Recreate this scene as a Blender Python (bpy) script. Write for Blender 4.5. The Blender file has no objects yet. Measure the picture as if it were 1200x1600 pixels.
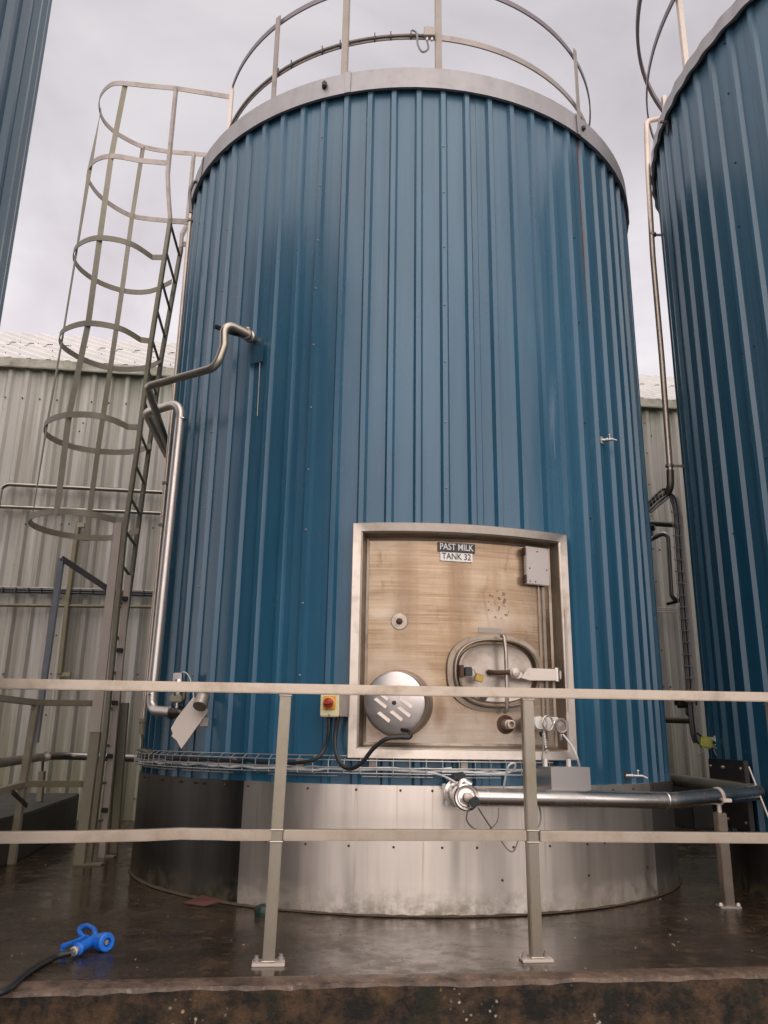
import bpy, bmesh, math, random
from mathutils import Vector, Matrix
random.seed(7)
R_=math.radians
D=bpy.data
scene=bpy.context.scene
COL=scene.collection
V=Vector
# ------------------------------------------------------------------ camera
F_PX=1257.6; PITCH=.2761; ROLL=.0146; EYE=V((0,0,.9))
_R=V((1,0,0)); _U=V((0,-math.sin(PITCH),math.cos(PITCH))); FW=V((0,math.cos(PITCH),math.sin(PITCH)))
RT=_R*math.cos(ROLL)+_U*math.sin(ROLL); UP=_U*math.cos(ROLL)-_R*math.sin(ROLL)
cam=D.cameras.new('camera'); camo=D.objects.new('camera',cam); COL.objects.link(camo)
cam.sensor_fit='VERTICAL'; cam.sensor_height=32; cam.sensor_width=24; cam.lens=F_PX/1600*32
cam.clip_start=.05; cam.clip_end=2000
m=Matrix((RT,UP,-FW)).transposed().to_4x4(); m.translation=EYE; camo.matrix_world=m
scene.camera=camo
# surveying helpers: a sight line and where it meets a level, a vertical plane, a drum
def ray(x,y): return RT*((x-600)/F_PX)-UP*((y-800)/F_PX)+FW
def atz(x,y,z):
    d=ray(x,y); return EYE+d*((z-EYE.z)/d.z)
def aty(x,y,Y):
    d=ray(x,y); return EYE+d*(Y/d.y)
def atp(x,y,P,n):
    d=ray(x,y); return EYE+d*(((P-EYE).dot(n))/d.dot(n))
TC=V((.183,6.673,0)); TR=1.992
def atc(x,y,r=TR,c=TC):
    d=ray(x,y); a=d.x**2+d.y**2; b=-2*(d.x*c.x+d.y*c.y); k=c.x**2+c.y**2-r*r
    q=b*b-4*a*k
    return EYE+d*((-b-math.sqrt(max(q,0)))/(2*a))
def pol(az,r,z,c=TC):
    a=R_(az); return V((c.x+r*math.sin(a),c.y-r*math.cos(a),z))
def azof(P,c=TC): return math.degrees(math.atan2(P.x-c.x,-(P.y-c.y)))
# ------------------------------------------------------------------ object helpers
def base_of(o):
    v=V((0,0,0))
    while o: v+=o.location; o=o.parent
    return v
class MB:
    def __init__(s): s.v=[]; s.f=[]
    def add(s,vs,fs):
        n=len(s.v); s.v+= [V(v) for v in vs]; s.f+=[tuple(i+n for i in f) for f in fs]; return s
    def box(s,c,size,ax=None):
        ax=ax or (V((1,0,0)),V((0,1,0)),V((0,0,1))); c=V(c)
        vs=[c+ax[0]*(i*size[0]/2)+ax[1]*(j*size[1]/2)+ax[2]*(k*size[2]/2) for i in(-1,1) for j in(-1,1) for k in(-1,1)]
        return s.add(vs,[(0,1,3,2),(4,6,7,5),(0,4,5,1),(2,3,7,6),(0,2,6,4),(1,5,7,3)])
    def prism(s,pts,off):
        n=len(pts); off=V(off)
        return s.add([V(p) for p in pts]+[V(p)+off for p in pts],[tuple(range(n))[::-1],tuple(range(n,2*n))]+[(i,(i+1)%n,n+(i+1)%n,n+i) for i in range(n)])
    def sweep(s,path,prof,up=None,closed=False,caps=True):
        """prof: list of (a,b) offsets along (side, up); parallel transport unless up given"""
        n=len(path);k=len(prof);vs=[];pu=None
        for i,p in enumerate(path):
            if closed: t=path[(i+1)%n]-path[i-1]
            else: t=path[min(i+1,n-1)]-path[max(i-1,0)]
            t.normalize()
            if up is not None: u=V(up(i) if callable(up) else up)
            elif pu is None:
                u=V((0,0,1)) if abs(t.z)<.9 else V((1,0,0))
            else: u=pu
            u=(u-t*u.dot(t))
            u.normalize(); pu=u; sd=t.cross(u)
            vs+=[p+sd*a+u*b for a,b in prof]
        fs=[]
        for i in range(n if closed else n-1):
            j=(i+1)%n
            for q in range(k): fs.append((i*k+q,i*k+(q+1)%k,j*k+(q+1)%k,j*k+q))
        if caps and not closed: fs+= [tuple(range(k))[::-1],tuple((n-1)*k+q for q in range(k))]
        return s.add(vs,fs)
    def tube(s,path,r,n=10,bend=0,closed=False):
        path=[V(p) for p in path]
        if bend: path=fillet(path,bend)
        return s.sweep(path,[(r*math.cos(2*math.pi*i/n),r*math.sin(2*math.pi*i/n)) for i in range(n)],closed=closed)
    def bar(s,path,w,h,up=(0,0,1),closed=False):
        return s.sweep([V(p) for p in path],[(-w/2,-h/2),(w/2,-h/2),(w/2,h/2),(-w/2,h/2)],up=up,closed=closed)
    def lathe(s,O,ax,prof,n=24):
        """prof: (radius, distance along axis)"""
        ax=V(ax).normalized(); a=ax.orthogonal().normalized(); b=ax.cross(a); vs=[];k=len(prof)
        for r,d in prof:
            for i in range(n):
                t=2*math.pi*i/n; vs.append(O+ax*d+a*(r*math.cos(t))+b*(r*math.sin(t)))
        fs=[(q*n+i,q*n+(i+1)%n,(q+1)*n+(i+1)%n,(q+1)*n+i) for q in range(k-1) for i in range(n)]
        fs+=[tuple(range(n))[::-1],tuple((k-1)*n+i for i in range(n))]
        return s.add(vs,fs)
    def build(s,name,mat,parent=None,smooth=True,ang=35,bevel=0,loc=None):
        o0=base_of(parent) if parent else (V(loc) if loc is not None else None)
        if o0 is None:
            xs=[v.x for v in s.v];ys=[v.y for v in s.v];zs=[v.z for v in s.v]
            o0=V(((min(xs)+max(xs))/2,(min(ys)+max(ys))/2,min(zs)))
        me=D.meshes.new(name); me.from_pydata([v-o0 for v in s.v],[],s.f)
        bm=bmesh.new(); bm.from_mesh(me)
        bmesh.ops.recalc_face_normals(bm,faces=bm.faces)
        if bevel: bmesh.ops.bevel(bm,geom=[e for e in bm.edges if len(e.link_faces)==2 and e.calc_face_angle(0)>.6],offset=bevel,segments=2,affect='EDGES')
        bm.to_mesh(me); bm.free()
        if smooth:
            for p in me.polygons: p.use_smooth=True
            me.set_sharp_from_angle(angle=R_(ang))
        me.materials.append(mat)
        o=D.objects.new(name,me); COL.objects.link(o)
        if parent: o.parent=parent
        else: o.location=o0
        return o
def fillet(p,r,seg=7):
    out=[p[0]]
    for i in range(1,len(p)-1):
        a=(p[i-1]-p[i]);b=(p[i+1]-p[i]);la=a.length;lb=b.length;a.normalize();b.normalize()
        c=max(-1,min(1,a.dot(b)));th=math.acos(c)
        if th>3.05: out.append(p[i]);continue
        d=min(r/math.tan(th/2),la*.48,lb*.48)
        A=p[i]+a*d;B=p[i]+b*d
        rr=d*math.tan(th/2); cen=p[i]+(a+b).normalized()*(rr/math.sin(th/2))
        u=(A-cen).normalized(); w=(B-cen); w=(w-u*w.dot(u)).normalized(); tot=math.pi-th
        for k in range(seg+1):
            t=tot*k/seg; out.append(cen+u*(rr*math.cos(t))+w*(rr*math.sin(t)))
    out.append(p[-1]); return out
def spline(p,k=8,closed=False):
    p=[V(q) for q in p]; out=[];n=len(p)
    rng=range(n) if closed else range(n-1)
    for i in rng:
        if closed: a,b,c,d=p[i-1],p[i],p[(i+1)%n],p[(i+2)%n]
        else: a,b,c,d=p[max(i-1,0)],p[i],p[i+1],p[min(i+2,n-1)]
        for j in range(k):
            t=j/k; out.append(.5*((2*b)+(c-a)*t+(2*a-5*b+4*c-d)*t*t+(3*b-a-3*c+d)*t**3))
    if not closed: out.append(p[-1])
    return out
def tag(o,label,cat,group=None):
    o['label']=label; o['category']=cat
    if group: o['group']=group
    return o
def thing(name,loc,label,cat,group=None):
    o=D.objects.new(name,None); o.empty_display_size=.1; COL.objects.link(o); o.location=V(loc); return tag(o,label,cat,group)
def copy_part(src,parent,off):
    """src mesh was built round its own centre"""
    o=src.copy(); COL.objects.link(o); o.parent=parent; o.matrix_local=off; return o
# ------------------------------------------------------------------ materials
class NT:
    def __init__(s,name):
        s.m=D.materials.new(name); s.m.use_nodes=True; s.t=s.m.node_tree; s.b=s.t.nodes['Principled BSDF']; s.co=s.n('ShaderNodeTexCoord').outputs['Object']
    def n(s,typ,**k):
        x=s.t.nodes.new(typ)
        for a,b in k.items(): setattr(x,a,b)
        return x
    def L(s,a,b): s.t.links.new(a,b)
    def put(s,x,i,v):
        if hasattr(v,'is_linked') or isinstance(v,bpy.types.NodeSocket): s.L(v,x.inputs[i])
        else: x.inputs[i].default_value=v
    def math(s,op,a,b=0,c=0,clamp=False):
        x=s.n('ShaderNodeMath',operation=op,use_clamp=clamp)
        for i,v in enumerate((a,b,c)): s.put(x,i,v)
        return x.outputs[0]
    def scale(s,v,vec=None):
        x=s.n('ShaderNodeVectorMath',operation='MULTIPLY'); s.L(vec or s.co,x.inputs[0]); x.inputs[1].default_value=v; return x.outputs[0]
    def noise(s,sc=(1,1,1),scale=1,detail=4,rough=.55,vec=None,dist=0):
        x=s.n('ShaderNodeTexNoise'); s.L(s.scale(sc,vec),x.inputs['Vector']); x.inputs['Scale'].default_value=scale
        x.inputs['Detail'].default_value=detail; x.inputs['Roughness'].default_value=rough; x.inputs['Distortion'].default_value=dist
        return x.outputs['Fac']
    def ramp(s,f,*st,interp='LINEAR'):
        x=s.n('ShaderNodeValToRGB'); s.L(f,x.inputs[0]); e=x.color_ramp.elements; x.color_ramp.interpolation=interp
        while len(e)<len(st): e.new(.5)
        for i,(p,c) in enumerate(st):
            e[i].position=p; e[i].color=(c,c,c,1) if isinstance(c,(int,float)) else (*c,1)
        return x.outputs[0]
    def mix(s,f,a,b,typ='MIX'):
        x=s.n('ShaderNodeMix',data_type='RGBA',blend_type=typ)
        s.put(x,0,f)
        for i,v in ((6,a),(7,b)):
            if isinstance(v,tuple): x.inputs[i].default_value=(*v,1)
            else: s.L(v,x.inputs[i])
        return x.outputs[2]
    def xyz(s,vec=None):
        x=s.n('ShaderNodeSeparateXYZ'); s.L(vec or s.co,x.inputs[0]); return x.outputs
    def bump(s,h,st=.3,dist=.01,prev=None):
        x=s.n('ShaderNodeBump'); x.inputs['Strength'].default_value=st; x.inputs['Distance'].default_value=dist; s.L(h,x.inputs['Height'])
        if prev: s.L(prev,x.inputs['Normal'])
        s.L(x.outputs[0],s.b.inputs['Normal']); return x.outputs[0]
    def out(s,col=None,rough=None,metal=None,spec=None,coat=None):
        for i,v in (('Base Color',col),('Roughness',rough),('Metallic',metal),('Specular IOR Level',spec),('Coat Weight',coat)):
            if v is None: continue
            if isinstance(v,tuple): s.b.inputs[i].default_value=(*v,1)
            elif isinstance(v,(int,float)): s.b.inputs[i].default_value=v
            else: s.L(v,s.b.inputs[i])
        return s.m
def simple(name,col,rough=.5,metal=0,var=.25,sc=18,bump=.1,spec=.5):
    t=NT(name); n=t.noise(scale=sc,detail=5)
    c=t.mix(n,tuple(v*(1-var) for v in col),tuple(min(1,v*(1+var)) for v in col))
    r=t.math('ADD',t.math('MULTIPLY',t.noise(scale=sc*.6),.25),rough-.12,clamp=True)
    if bump: t.bump(n,bump,.002)
    return t.out(c,r,metal,spec)
def azimuth(t):
    x,y,z=t.xyz(); return t.math('MULTIPLY',t.math('ARCTAN2',x,t.math('MULTIPLY',y,-1)),57.2958),z
def blue_paint(name,cA,cB,rust=False,grime=.35,seed=0.):
    t=NT(name); az,z=azimuth(t)
    cmb=t.n('ShaderNodeCombineXYZ'); t.L(t.math('MULTIPLY',az,.0349),cmb.inputs[0]); t.L(z,cmb.inputs[2]); cmb.inputs[1].default_value=seed; q=cmb.outputs[0]
    sheet=t.n('ShaderNodeTexWhiteNoise',noise_dimensions='1D'); t.L(t.math('FLOOR',t.math('DIVIDE',t.math('ADD',az,602.4+seed),25)),sheet.inputs['W'])
    base=t.mix(sheet.outputs['Value'],cA,cB)
    big=t.noise((1,1,.35),1.3,4,.6,q)
    base=t.mix(t.ramp(big,(.35,0.),(.68,.75)),base,tuple(v*.62 for v in cA))
    # sky reflection put into the colour: greyer towards the top, ragged edge
    sky_sheen=t.ramp(t.math('ADD',t.math('MULTIPLY',z,.085),t.math('MULTIPLY',t.noise((3,3,.4),1.2,5,.6,q),.55)),(.42,0.),(.85,1.))
    base=t.mix(t.math('MULTIPLY',sky_sheen,.5),base,(.11,.185,.245))
    run=t.ramp(t.noise((26,26,.35),1,5,.65,q),(.50,0.),(.72,1.))
    base=t.mix(t.math('MULTIPLY',run,grime),base,tuple(v*.45 for v in cA))
    sp=t.ramp(t.noise(scale=70,detail=3,vec=q),(.70,0.),(.74,1.))
    base=t.mix(t.math('MULTIPLY',sp,.35),base,(.3,.34,.36))
    if rust:
        w=t.math('MULTIPLY',t.math('SUBTRACT',t.noise((1,1,3),1.5,4,.6,q),.5),.9)
        d=t.math('ABSOLUTE',t.math('ADD',t.math('SUBTRACT',az,39.6),w))
        m1=t.ramp(d,(.12,1.),(.42,0.)) ; mz=t.ramp(z,(.0,0.),(.98,0.),(.99,1.)) 
        zz=t.math('MULTIPLY',t.ramp(t.math('DIVIDE',z,6),(.60,0.),(.74,1.)),t.ramp(t.noise((1,1,3),2,4,.6,q),(.28,0.),(.4,1.)))
        base=t.mix(t.math('MULTIPLY',m1,zz),base,(.10,.045,.035))
    rough=t.math('ADD',t.math('MULTIPLY',t.noise((2,2,.5),3,4,.6,q),.2),.14)
    rough=t.math('ADD',rough,t.math('MULTIPLY',sky_sheen,.1),clamp=True)
    b1=t.bump(t.noise((3.5,3.5,1.1),1,2,.4,q),.35,.010)
    t.bump(t.noise(scale=120,detail=2,vec=q),.05,.001,b1)
    return t.out(base,rough,0.,.55,.0)
M={}
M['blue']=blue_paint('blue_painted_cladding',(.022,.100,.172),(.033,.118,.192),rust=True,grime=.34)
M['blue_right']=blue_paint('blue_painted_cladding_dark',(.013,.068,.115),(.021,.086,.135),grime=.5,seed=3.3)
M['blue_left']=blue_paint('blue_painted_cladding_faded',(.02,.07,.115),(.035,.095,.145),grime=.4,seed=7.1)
def steel(name,c,rough=.28,streak=(60,60,1.2),var=.3,grime=(.2,.15,.09),ga=.35,metal=1.,gs=4):
    t=NT(name); n=t.noise(streak,1,4,.6)
    col=t.mix(n,tuple(v*(1-var) for v in c),c)
    g=t.ramp(t.noise(scale=gs,detail=7,rough=.68),(.48,0.),(.78,1.))
    col=t.mix(t.math('MULTIPLY',g,ga),col,grime)
    r=t.math('ADD',t.math('MULTIPLY',n,.16),t.math('ADD',t.math('MULTIPLY',g,.2),rough-.08),clamp=True)
    t.bump(n,.08,.001)
    return t.out(col,r,metal)
M['rail']=steel('satin_stainless_rail',(.50,.42,.34),.36,(2,14,14),.25,(.2,.13,.07),.5,.9,7)
M['post']=steel('brushed_post_steel',(.36,.315,.255),.34,(5,5,1.5),.3,(.17,.15,.06),.55,.85,3.5)
M['pipe']=steel('polished_stainless_pipe',(.80,.75,.70),.22,(3,3,40),.15,(.25,.2,.15),.25)
M['pipe_satin']=steel('satin_stainless_pipe',(.66,.60,.55),.36,(3,3,12),.12,(.25,.2,.15),.2,.75)
M['pipe_warm']=steel('warm_satin_pipe',(.52,.46,.37),.34,(5,5,5),.25,(.16,.12,.07),.4,.85)
M['pipe_dull']=steel('dull_stainless_pipe',(.36,.33,.29),.34,(6,6,20),.25,(.1,.08,.05),.5)
M['pipe_pink']=steel('pale_conduit',(.6,.5,.42),.42,(6,6,3),.2,(.2,.14,.09),.4,.7)
M['pipe_dark']=steel('grimy_dark_pipe',(.16,.14,.11),.4,(6,6,6),.3,(.05,.05,.03),.5,.6)
M['pipe_olive']=steel('mossy_pipe',(.2,.17,.1),.5,(6,6,6),.3,(.06,.06,.02),.5,.3)
M['frame']=steel('brushed_stainless_frame',(.54,.475,.41),.33,(20,20,20),.18,(.2,.13,.07),.4,.95,7)
def skirt_mat(name,c,rough,dirt):
    t=NT(name); az,z=azimuth(t)
    cmb=t.n('ShaderNodeCombineXYZ'); t.L(t.math('MULTIPLY',az,.0349),cmb.inputs[0]); t.L(z,cmb.inputs[2]); q=cmb.outputs[0]
    n=t.noise((22,22,.8),1,5,.6,q); col=t.mix(n,tuple(v*.78 for v in c),c)
    big=t.ramp(t.noise((2.2,1,.25),1.6,3,.5,q),(.47,0.),(.60,1.)); col=t.mix(t.math('MULTIPLY',big,.6),col,tuple(v*.36 for v in c))
    runs=t.ramp(t.noise((30,1,.9),1,4,.6,q),(.6,0.),(.75,1.)); col=t.mix(t.math('MULTIPLY',runs,.35),col,(.25,.14,.06))
    low=t.math('MULTIPLY',t.ramp(z,(.0,1.),(.16,0.)),t.ramp(t.noise((6,1,6),2,6,.7,q),(.38,0.),(.6,1.)))
    col=t.mix(t.math('MULTIPLY',low,dirt),col,(.12,.09,.035))
    metal=t.math('SUBTRACT',.82,t.math('MULTIPLY',low,.7))
    r=t.math('ADD',t.math('MULTIPLY',n,.15),t.math('ADD',t.math('MULTIPLY',low,.3),rough),clamp=True)
    b=t.bump(t.noise((1.2,1,.8),2,2,.5,q),.35,.01); t.bump(n,.06,.001,b)
    return t.out(col,r,metal)
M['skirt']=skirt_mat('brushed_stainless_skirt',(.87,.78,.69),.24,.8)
M['skirt_dark']=skirt_mat('shade_toned_skirt',(.105,.095,.084),.26,.9)  # the left sheet's dark reflection is put into this base colour
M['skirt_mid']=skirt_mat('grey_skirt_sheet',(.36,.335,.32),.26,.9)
t=NT('aluminium_fascia'); n=t.noise((4,4,1),2,5,.6); n2=t.noise((14,14,14),1,5,.6)
c=t.mix(n,(.24,.225,.225),(.37,.35,.35)); c=t.mix(t.math('MULTIPLY',t.ramp(n2,(.55,0.),(.75,1.)),.35),c,(.2,.18,.16)); t.bump(n,.15,.006)
M['fascia']=t.out(c,t.math('ADD',t.math('MULTIPLY',n2,.3),.3),.35)
# stained back plate
t=NT('stained_stainless_plate'); az,z=azimuth(t)
cmb=t.n('ShaderNodeCombineXYZ'); t.L(t.math('MULTIPLY',az,.033),cmb.inputs[0]); t.L(z,cmb.inputs[2]); q=cmb.outputs[0]
hs=t.noise((1.5,1,95),1,5,.7,q,.15); hb=t.noise((.9,1,9),1.2,4,.6,q); vb=t.noise((7,1,.45),1,5,.6,q,.6); bl=t.noise((3,1,3),1,5,.6,q)
c=t.mix(t.ramp(hs,(.34,0.),(.66,1.)),(.165,.10,.052),(.40,.285,.18))
c=t.mix(t.math('MULTIPLY',t.ramp(hb,(.4,0.),(.62,1.)),.5),c,(.50,.39,.275))
c=t.mix(t.math('MULTIPLY',t.ramp(vb,(.50,0.),(.64,1.)),.55),c,(.27,.165,.085))
low=t.math('MULTIPLY',t.ramp(t.math('ADD',z,t.math('MULTIPLY',bl,.5)),(.0,1.),(.45+.25,1.),(.9+.3,0.)),1)
lw=t.ramp(t.math('ADD',t.math('MULTIPLY',z,.5),t.math('MULTIPLY',bl,.35)),(.62,1.),(.76,0.))
pb=t.noise((2.2,1,2.6),1.3,6,.65,q,.5); c=t.mix(t.math('MULTIPLY',t.ramp(pb,(.48,0.),(.64,1.)),.28),c,(.50,.41,.32))
c=t.mix(t.math('MULTIPLY',t.ramp(t.noise((6,1,2),1.7,6,.7,q,.8),(.56,0.),(.68,1.)),.55),c,(.17,.10,.055))
c=t.mix(t.math('MULTIPLY',lw,.7),c,(.47,.415,.36))
sp=t.ramp(t.noise(scale=60,detail=3,vec=q),(.68,0.),(.74,1.)); c=t.mix(t.math('MULTIPLY',sp,.5),c,(.2,.1,.05))
t.bump(hs,.15,.002)
u_=t.math('MULTIPLY',az,.0337)
def stain(c,au,zz,ra,rz,col,k,lo=.35,hi=1.):
    dx=t.math('DIVIDE',t.math('SUBTRACT',u_,au*.0337),ra); dz=t.math('DIVIDE',t.math('SUBTRACT',z,zz),rz)
    d=t.math('SQRT',t.math('ADD',t.math('MULTIPLY',dx,dx),t.math('MULTIPLY',dz,dz)))
    d=t.math('ADD',d,t.math('MULTIPLY',t.math('SUBTRACT',bl,.5),.9))
    return t.mix(t.math('MULTIPLY',t.ramp(d,(lo,1.),(hi,0.)),k),c,col)
c=stain(c,8.0,1.95,.10,.55,(.16,.095,.05),.55); c=stain(c,-1.5,1.75,.09,.5,(.17,.10,.055),.45); c=stain(c,25.5,1.45,.045,.45,(.06,.035,.025),.8); c=stain(c,15,1.60,.16,.10,(.50,.42,.34),.5)
c=stain(c,16,1.30,.40,.30,(.19,.12,.07),.55,.6,1.1); c=stain(c,-3.5,1.15,.30,.28,(.45,.37,.28),.5,.6,1.1); c=stain(c,-3.0,1.10,.24,.23,(.25,.16,.09),.5,.8,1.05); c=stain(c,4.5,1.06,.05,.12,(.2,.11,.06),.6); c=stain(c,-6,1.62,.11,.05,(.55,.46,.36),.6)
bt_=t.math('MULTIPLY',t.ramp(t.noise((34,1,34),1,2,.5,q),(.56,0.),(.60,1.)),1.)
dd=stain(c,15.3,1.70,.085,.09,(.12,.06,.035),.8,.9,1.)
c=t.mix(bt_,c,dd)
M['plate']=t.out(c,t.math('ADD',t.math('MULTIPLY',pb,.35),.12),.55)
M['lining']=steel('stained_recess_steel',(.33,.27,.21),.34,(4,4,4),.35,(.13,.075,.04),.7,.7,6)
M['lid']=steel('stained_hatch_steel',(.47,.41,.35),.33,(3,3,3),.3,(.23,.13,.07),.6,.8,9)
def ladder_mat():
    t=NT('weathered_galvanised_steel'); n=t.noise(scale=14,detail=6,rough=.65); n2=t.noise((3,3,1.2),1.5,4)
    c=t.mix(n,(.16,.14,.11),(.31,.27,.21)); c=t.mix(t.math('MULTIPLY',t.ramp(n2,(.42,0.),(.66,1.)),.45),c,(.21,.195,.10))
    z=t.xyz()[2]; lo=t.ramp(t.math('ADD',t.math('MULTIPLY',z,.5),t.math('MULTIPLY',n2,.5)),(.2,1.),(.8,0.))
    c=t.mix(t.math('MULTIPLY',lo,.35),c,(.24,.20,.10)); t.bump(n,.15,.002)
    return t.out(c,.55,.1)
M['galv']=ladder_mat()
M['galv_top']=steel('greyed_galvanised_steel',(.36,.31,.28),.45,(6,6,6),.3,(.14,.11,.09),.5,.4,8)
M['galv_pale']=simple('pale_pinkish_steel',(.55,.47,.41),.45,.3,.14,6)
M['roofpost']=simple('dull_pinkish_post',(.34,.29,.25),.6,.1,.2,6)
M['pole']=simple('blue_grey_pole',(.27,.28,.31),.4,.5,.2,10)
M['rubber']=simple('black_rubber',(.012,.012,.013),.4,0,.3,30)
M['white_cable']=simple('white_cable',(.55,.54,.52),.45,0,.15,30)
M['grey_cable']=simple('grey_cable',(.2,.19,.19),.45,0,.2,30)
M['bluep']=simple('bright_blue_plastic',(.014,.15,.60),.38,0,.3,45,.3)
M['cream']=simple('cream_plastic',(.66,.60,.36),.4,0,.08,12)
M['yellow']=simple('yellow_orange_plastic',(.75,.36,.03),.38,0,.1,12)
M['red']=simple('red_brown_plastic',(.33,.03,.018),.35,0,.15,12)
M['brass']=simple('tarnished_brass',(.34,.23,.07),.35,.9,.3,60)
M['rust']=simple('rusty_steel',(.085,.042,.025),.7,.3,.6,40,.4)
M['slime']=simple('brown_black_sealant',(.06,.04,.022),.7,0,.8,14,.5)
M['rustplate']=simple('red_rust_plate',(.085,.026,.016),.45,.1,.35,25,.3)
M['wire']=simple('galvanised_wire',(.42,.41,.39),.35,.8,.15,30,0)
M['black']=simple('black_gloss',(.012,.012,.014),.35,0,.2,20)
M['dark_panel']=simple('dark_brown_panel',(.022,.017,.015),.5,0,.3,9)
M['green']=simple('dark_green_plastic',(.012,.028,.02),.45,0,.3,20)
M['lime']=simple('dirty_lime_plastic',(.28,.28,.06),.5,0,.25,30)
M['offwhite']=simple('white_plastic',(.66,.62,.57),.4,0,.1,20)
M['box']=steel('light_stainless_box',(.62,.57,.54),.36,(2,2,40),.12,(.3,.24,.18),.2)
M['box_panel']=simple('grey_cover_plate',(.5,.44,.41),.45,.2,.1,8)
M['sign_black']=simple('sign_black',(.018,.016,.018),.4,0,.2,30,0)
M['sign_white']=simple('sign_white',(.78,.74,.70),.4,0,.05,30,0)
M['dark_hole']=simple('dark_gap',(.01,.009,.008),.8,0,.1,20,0)
M['ring_dark']=steel('purple_grey_rail',(.21,.18,.19),.45,(6,6,6),.2,(.1,.08,.08),.3,.5)
# shed sheeting
def sheet_wall():
    t=NT('weathered_grey_sheeting'); x,y,z=t.xyz()
    v=t.noise((9,9,.28),1,6,.65); v2=t.noise((2.2,2.2,.2),1,4,.6); b=t.noise((1.5,1.5,1.5),1,4,.6)
    c=t.mix(t.ramp(v,(.34,0.),(.66,1.)),(.22,.195,.15),(.45,.43,.385))
    c=t.mix(t.math('MULTIPLY',t.ramp(v2,(.42,0.),(.6,1.)),.45),c,(.46,.44,.405))
    top=t.math('MULTIPLY',t.ramp(t.math('SUBTRACT',t.math('DIVIDE',z,6),t.math('MULTIPLY',v,.13)),(.74,0.),(.83,1.)),t.ramp(b,(.35,0.),(.6,1.)))
    c=t.mix(t.math('MULTIPLY',top,.75),c,(.115,.135,.07))
    bot=t.ramp(t.math('ADD',t.math('DIVIDE',z,6),t.math('MULTIPLY',v,.35)),(.2,1.),(.42,0.))
    c=t.mix(t.math('MULTIPLY',bot,.6),c,(.15,.145,.06))
    sp=t.ramp(t.noise(scale=28,detail=4),(.66,0.),(.73,1.)); c=t.mix(t.math('MULTIPLY',sp,.35),c,(.1,.09,.06))
    t.bump(v,.12,.006)
    return t.out(c,.62,.05)
M['shed']=sheet_wall()
t=NT('pale_roof_sheeting'); v=t.noise(scale=2.2,detail=6,rough=.65); v2=t.noise(scale=18,detail=4)
c=t.mix(v,(.44,.42,.40),(.66,.635,.61)); c=t.mix(t.math('MULTIPLY',t.ramp(v2,(.6,0.),(.75,1.)),.4),c,(.25,.22,.18)); M['roof']=t.out(c,.6,0.)
t=NT('mossy_flashing'); v=t.noise(scale=4,detail=6,rough=.7); c=t.mix(t.ramp(v,(.35,0.),(.65,1.)),(.16,.15,.10),(.36,.34,.29)); M['flash']=t.out(c,.6,.1)
# wet slab
t=NT('wet_concrete'); n=t.noise(scale=2.2,detail=8,rough=.7); n2=t.noise(scale=.8,detail=4,rough=.6,dist=.6); n3=t.noise(scale=38,detail=5,rough=.7); n4=t.noise(scale=9,detail=6,rough=.7)
c=t.mix(t.ramp(n,(.35,0.),(.7,1.)),(.017,.0115,.0075),(.062,.041,.026))
c=t.mix(t.math('MULTIPLY',t.ramp(n3,(.58,0.),(.7,1.)),.5),c,(.13,.10,.075))
c=t.mix(t.math('MULTIPLY',t.ramp(n4,(.54,0.),(.70,1.)),.6),c,(.14,.088,.048)); c=t.mix(t.math('MULTIPLY',t.ramp(t.noise((1,2.2,1),1.1,6,.7,None,.8),(.5,0.),(.66,1.)),.55),c,(.012,.009,.007))
wet=t.ramp(t.math('ADD',t.math('MULTIPLY',n2,.6),t.math('MULTIPLY',n4,.4)),(.44,0.),(.60,1.))
r=t.math('ADD',t.math('MULTIPLY',wet,.38),.02)
r=t.math('ADD',r,t.math('MULTIPLY',n3,.12))
b=t.bump(n4,.12,.01); t.bump(t.math('MULTIPLY',n3,wet),.3,.004,b)
M['slab']=t.out(c,r,0.,.36)
t=NT('mossy_slab_face'); n=t.noise(scale=7,detail=8,rough=.72); n2=t.noise((5,5,1.5),1.6,6,.7); x,y,z=t.xyz()
c=t.mix(t.ramp(n,(.42,0.),(.66,1.)),(.009,.007,.005),(.09,.05,.024))
c=t.mix(t.math('MULTIPLY',t.ramp(n2,(.54,0.),(.64,1.)),.75),c,(.014,.015,.007))
vo=t.n('ShaderNodeTexVoronoi'); ad=t.n('ShaderNodeVectorMath',operation='ADD'); nn=t.n('ShaderNodeTexNoise'); nn.inputs['Scale'].default_value=22; t.L(t.co,nn.inputs['Vector']); sc_=t.scale((.014,.014,.014),nn.outputs['Color']); t.L(t.co,ad.inputs[0]); t.L(sc_,ad.inputs[1]); t.L(ad.outputs[0],vo.inputs['Vector']); vo.inputs['Scale'].default_value=34; vo.inputs['Randomness'].default_value=1
spot=t.math('MULTIPLY',t.ramp(vo.outputs['Distance'],(.10,1.),(.26,0.)),t.ramp(t.noise(scale=3.2,detail=5,rough=.7),(.55,0.),(.62,1.)))
spc=t.mix(t.ramp(t.noise(scale=11),(.45,0.),(.55,1.)),(.42,.24,.06),(.5,.47,.4)); c=t.mix(t.math('MULTIPLY',spot,.85),c,spc)
t.bump(t.noise(scale=30,detail=6,rough=.7),.8,.012); M['face']=t.out(c,.7,0.,.3)
t=NT('worn_slab_arris'); n=t.noise(scale=12,detail=7,rough=.7); c=t.mix(t.ramp(n,(.36,0.),(.7,1.)),(.04,.026,.018),(.17,.108,.074)); 
c=t.mix(t.math('MULTIPLY',t.ramp(t.noise(scale=45,detail=4),(.62,0.),(.7,1.)),.6),c,(.26,.2,.155)); t.bump(t.noise(scale=40,detail=6,rough=.7),.7,.008); M['arris']=t.out(c,.38,0.,.4)
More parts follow.
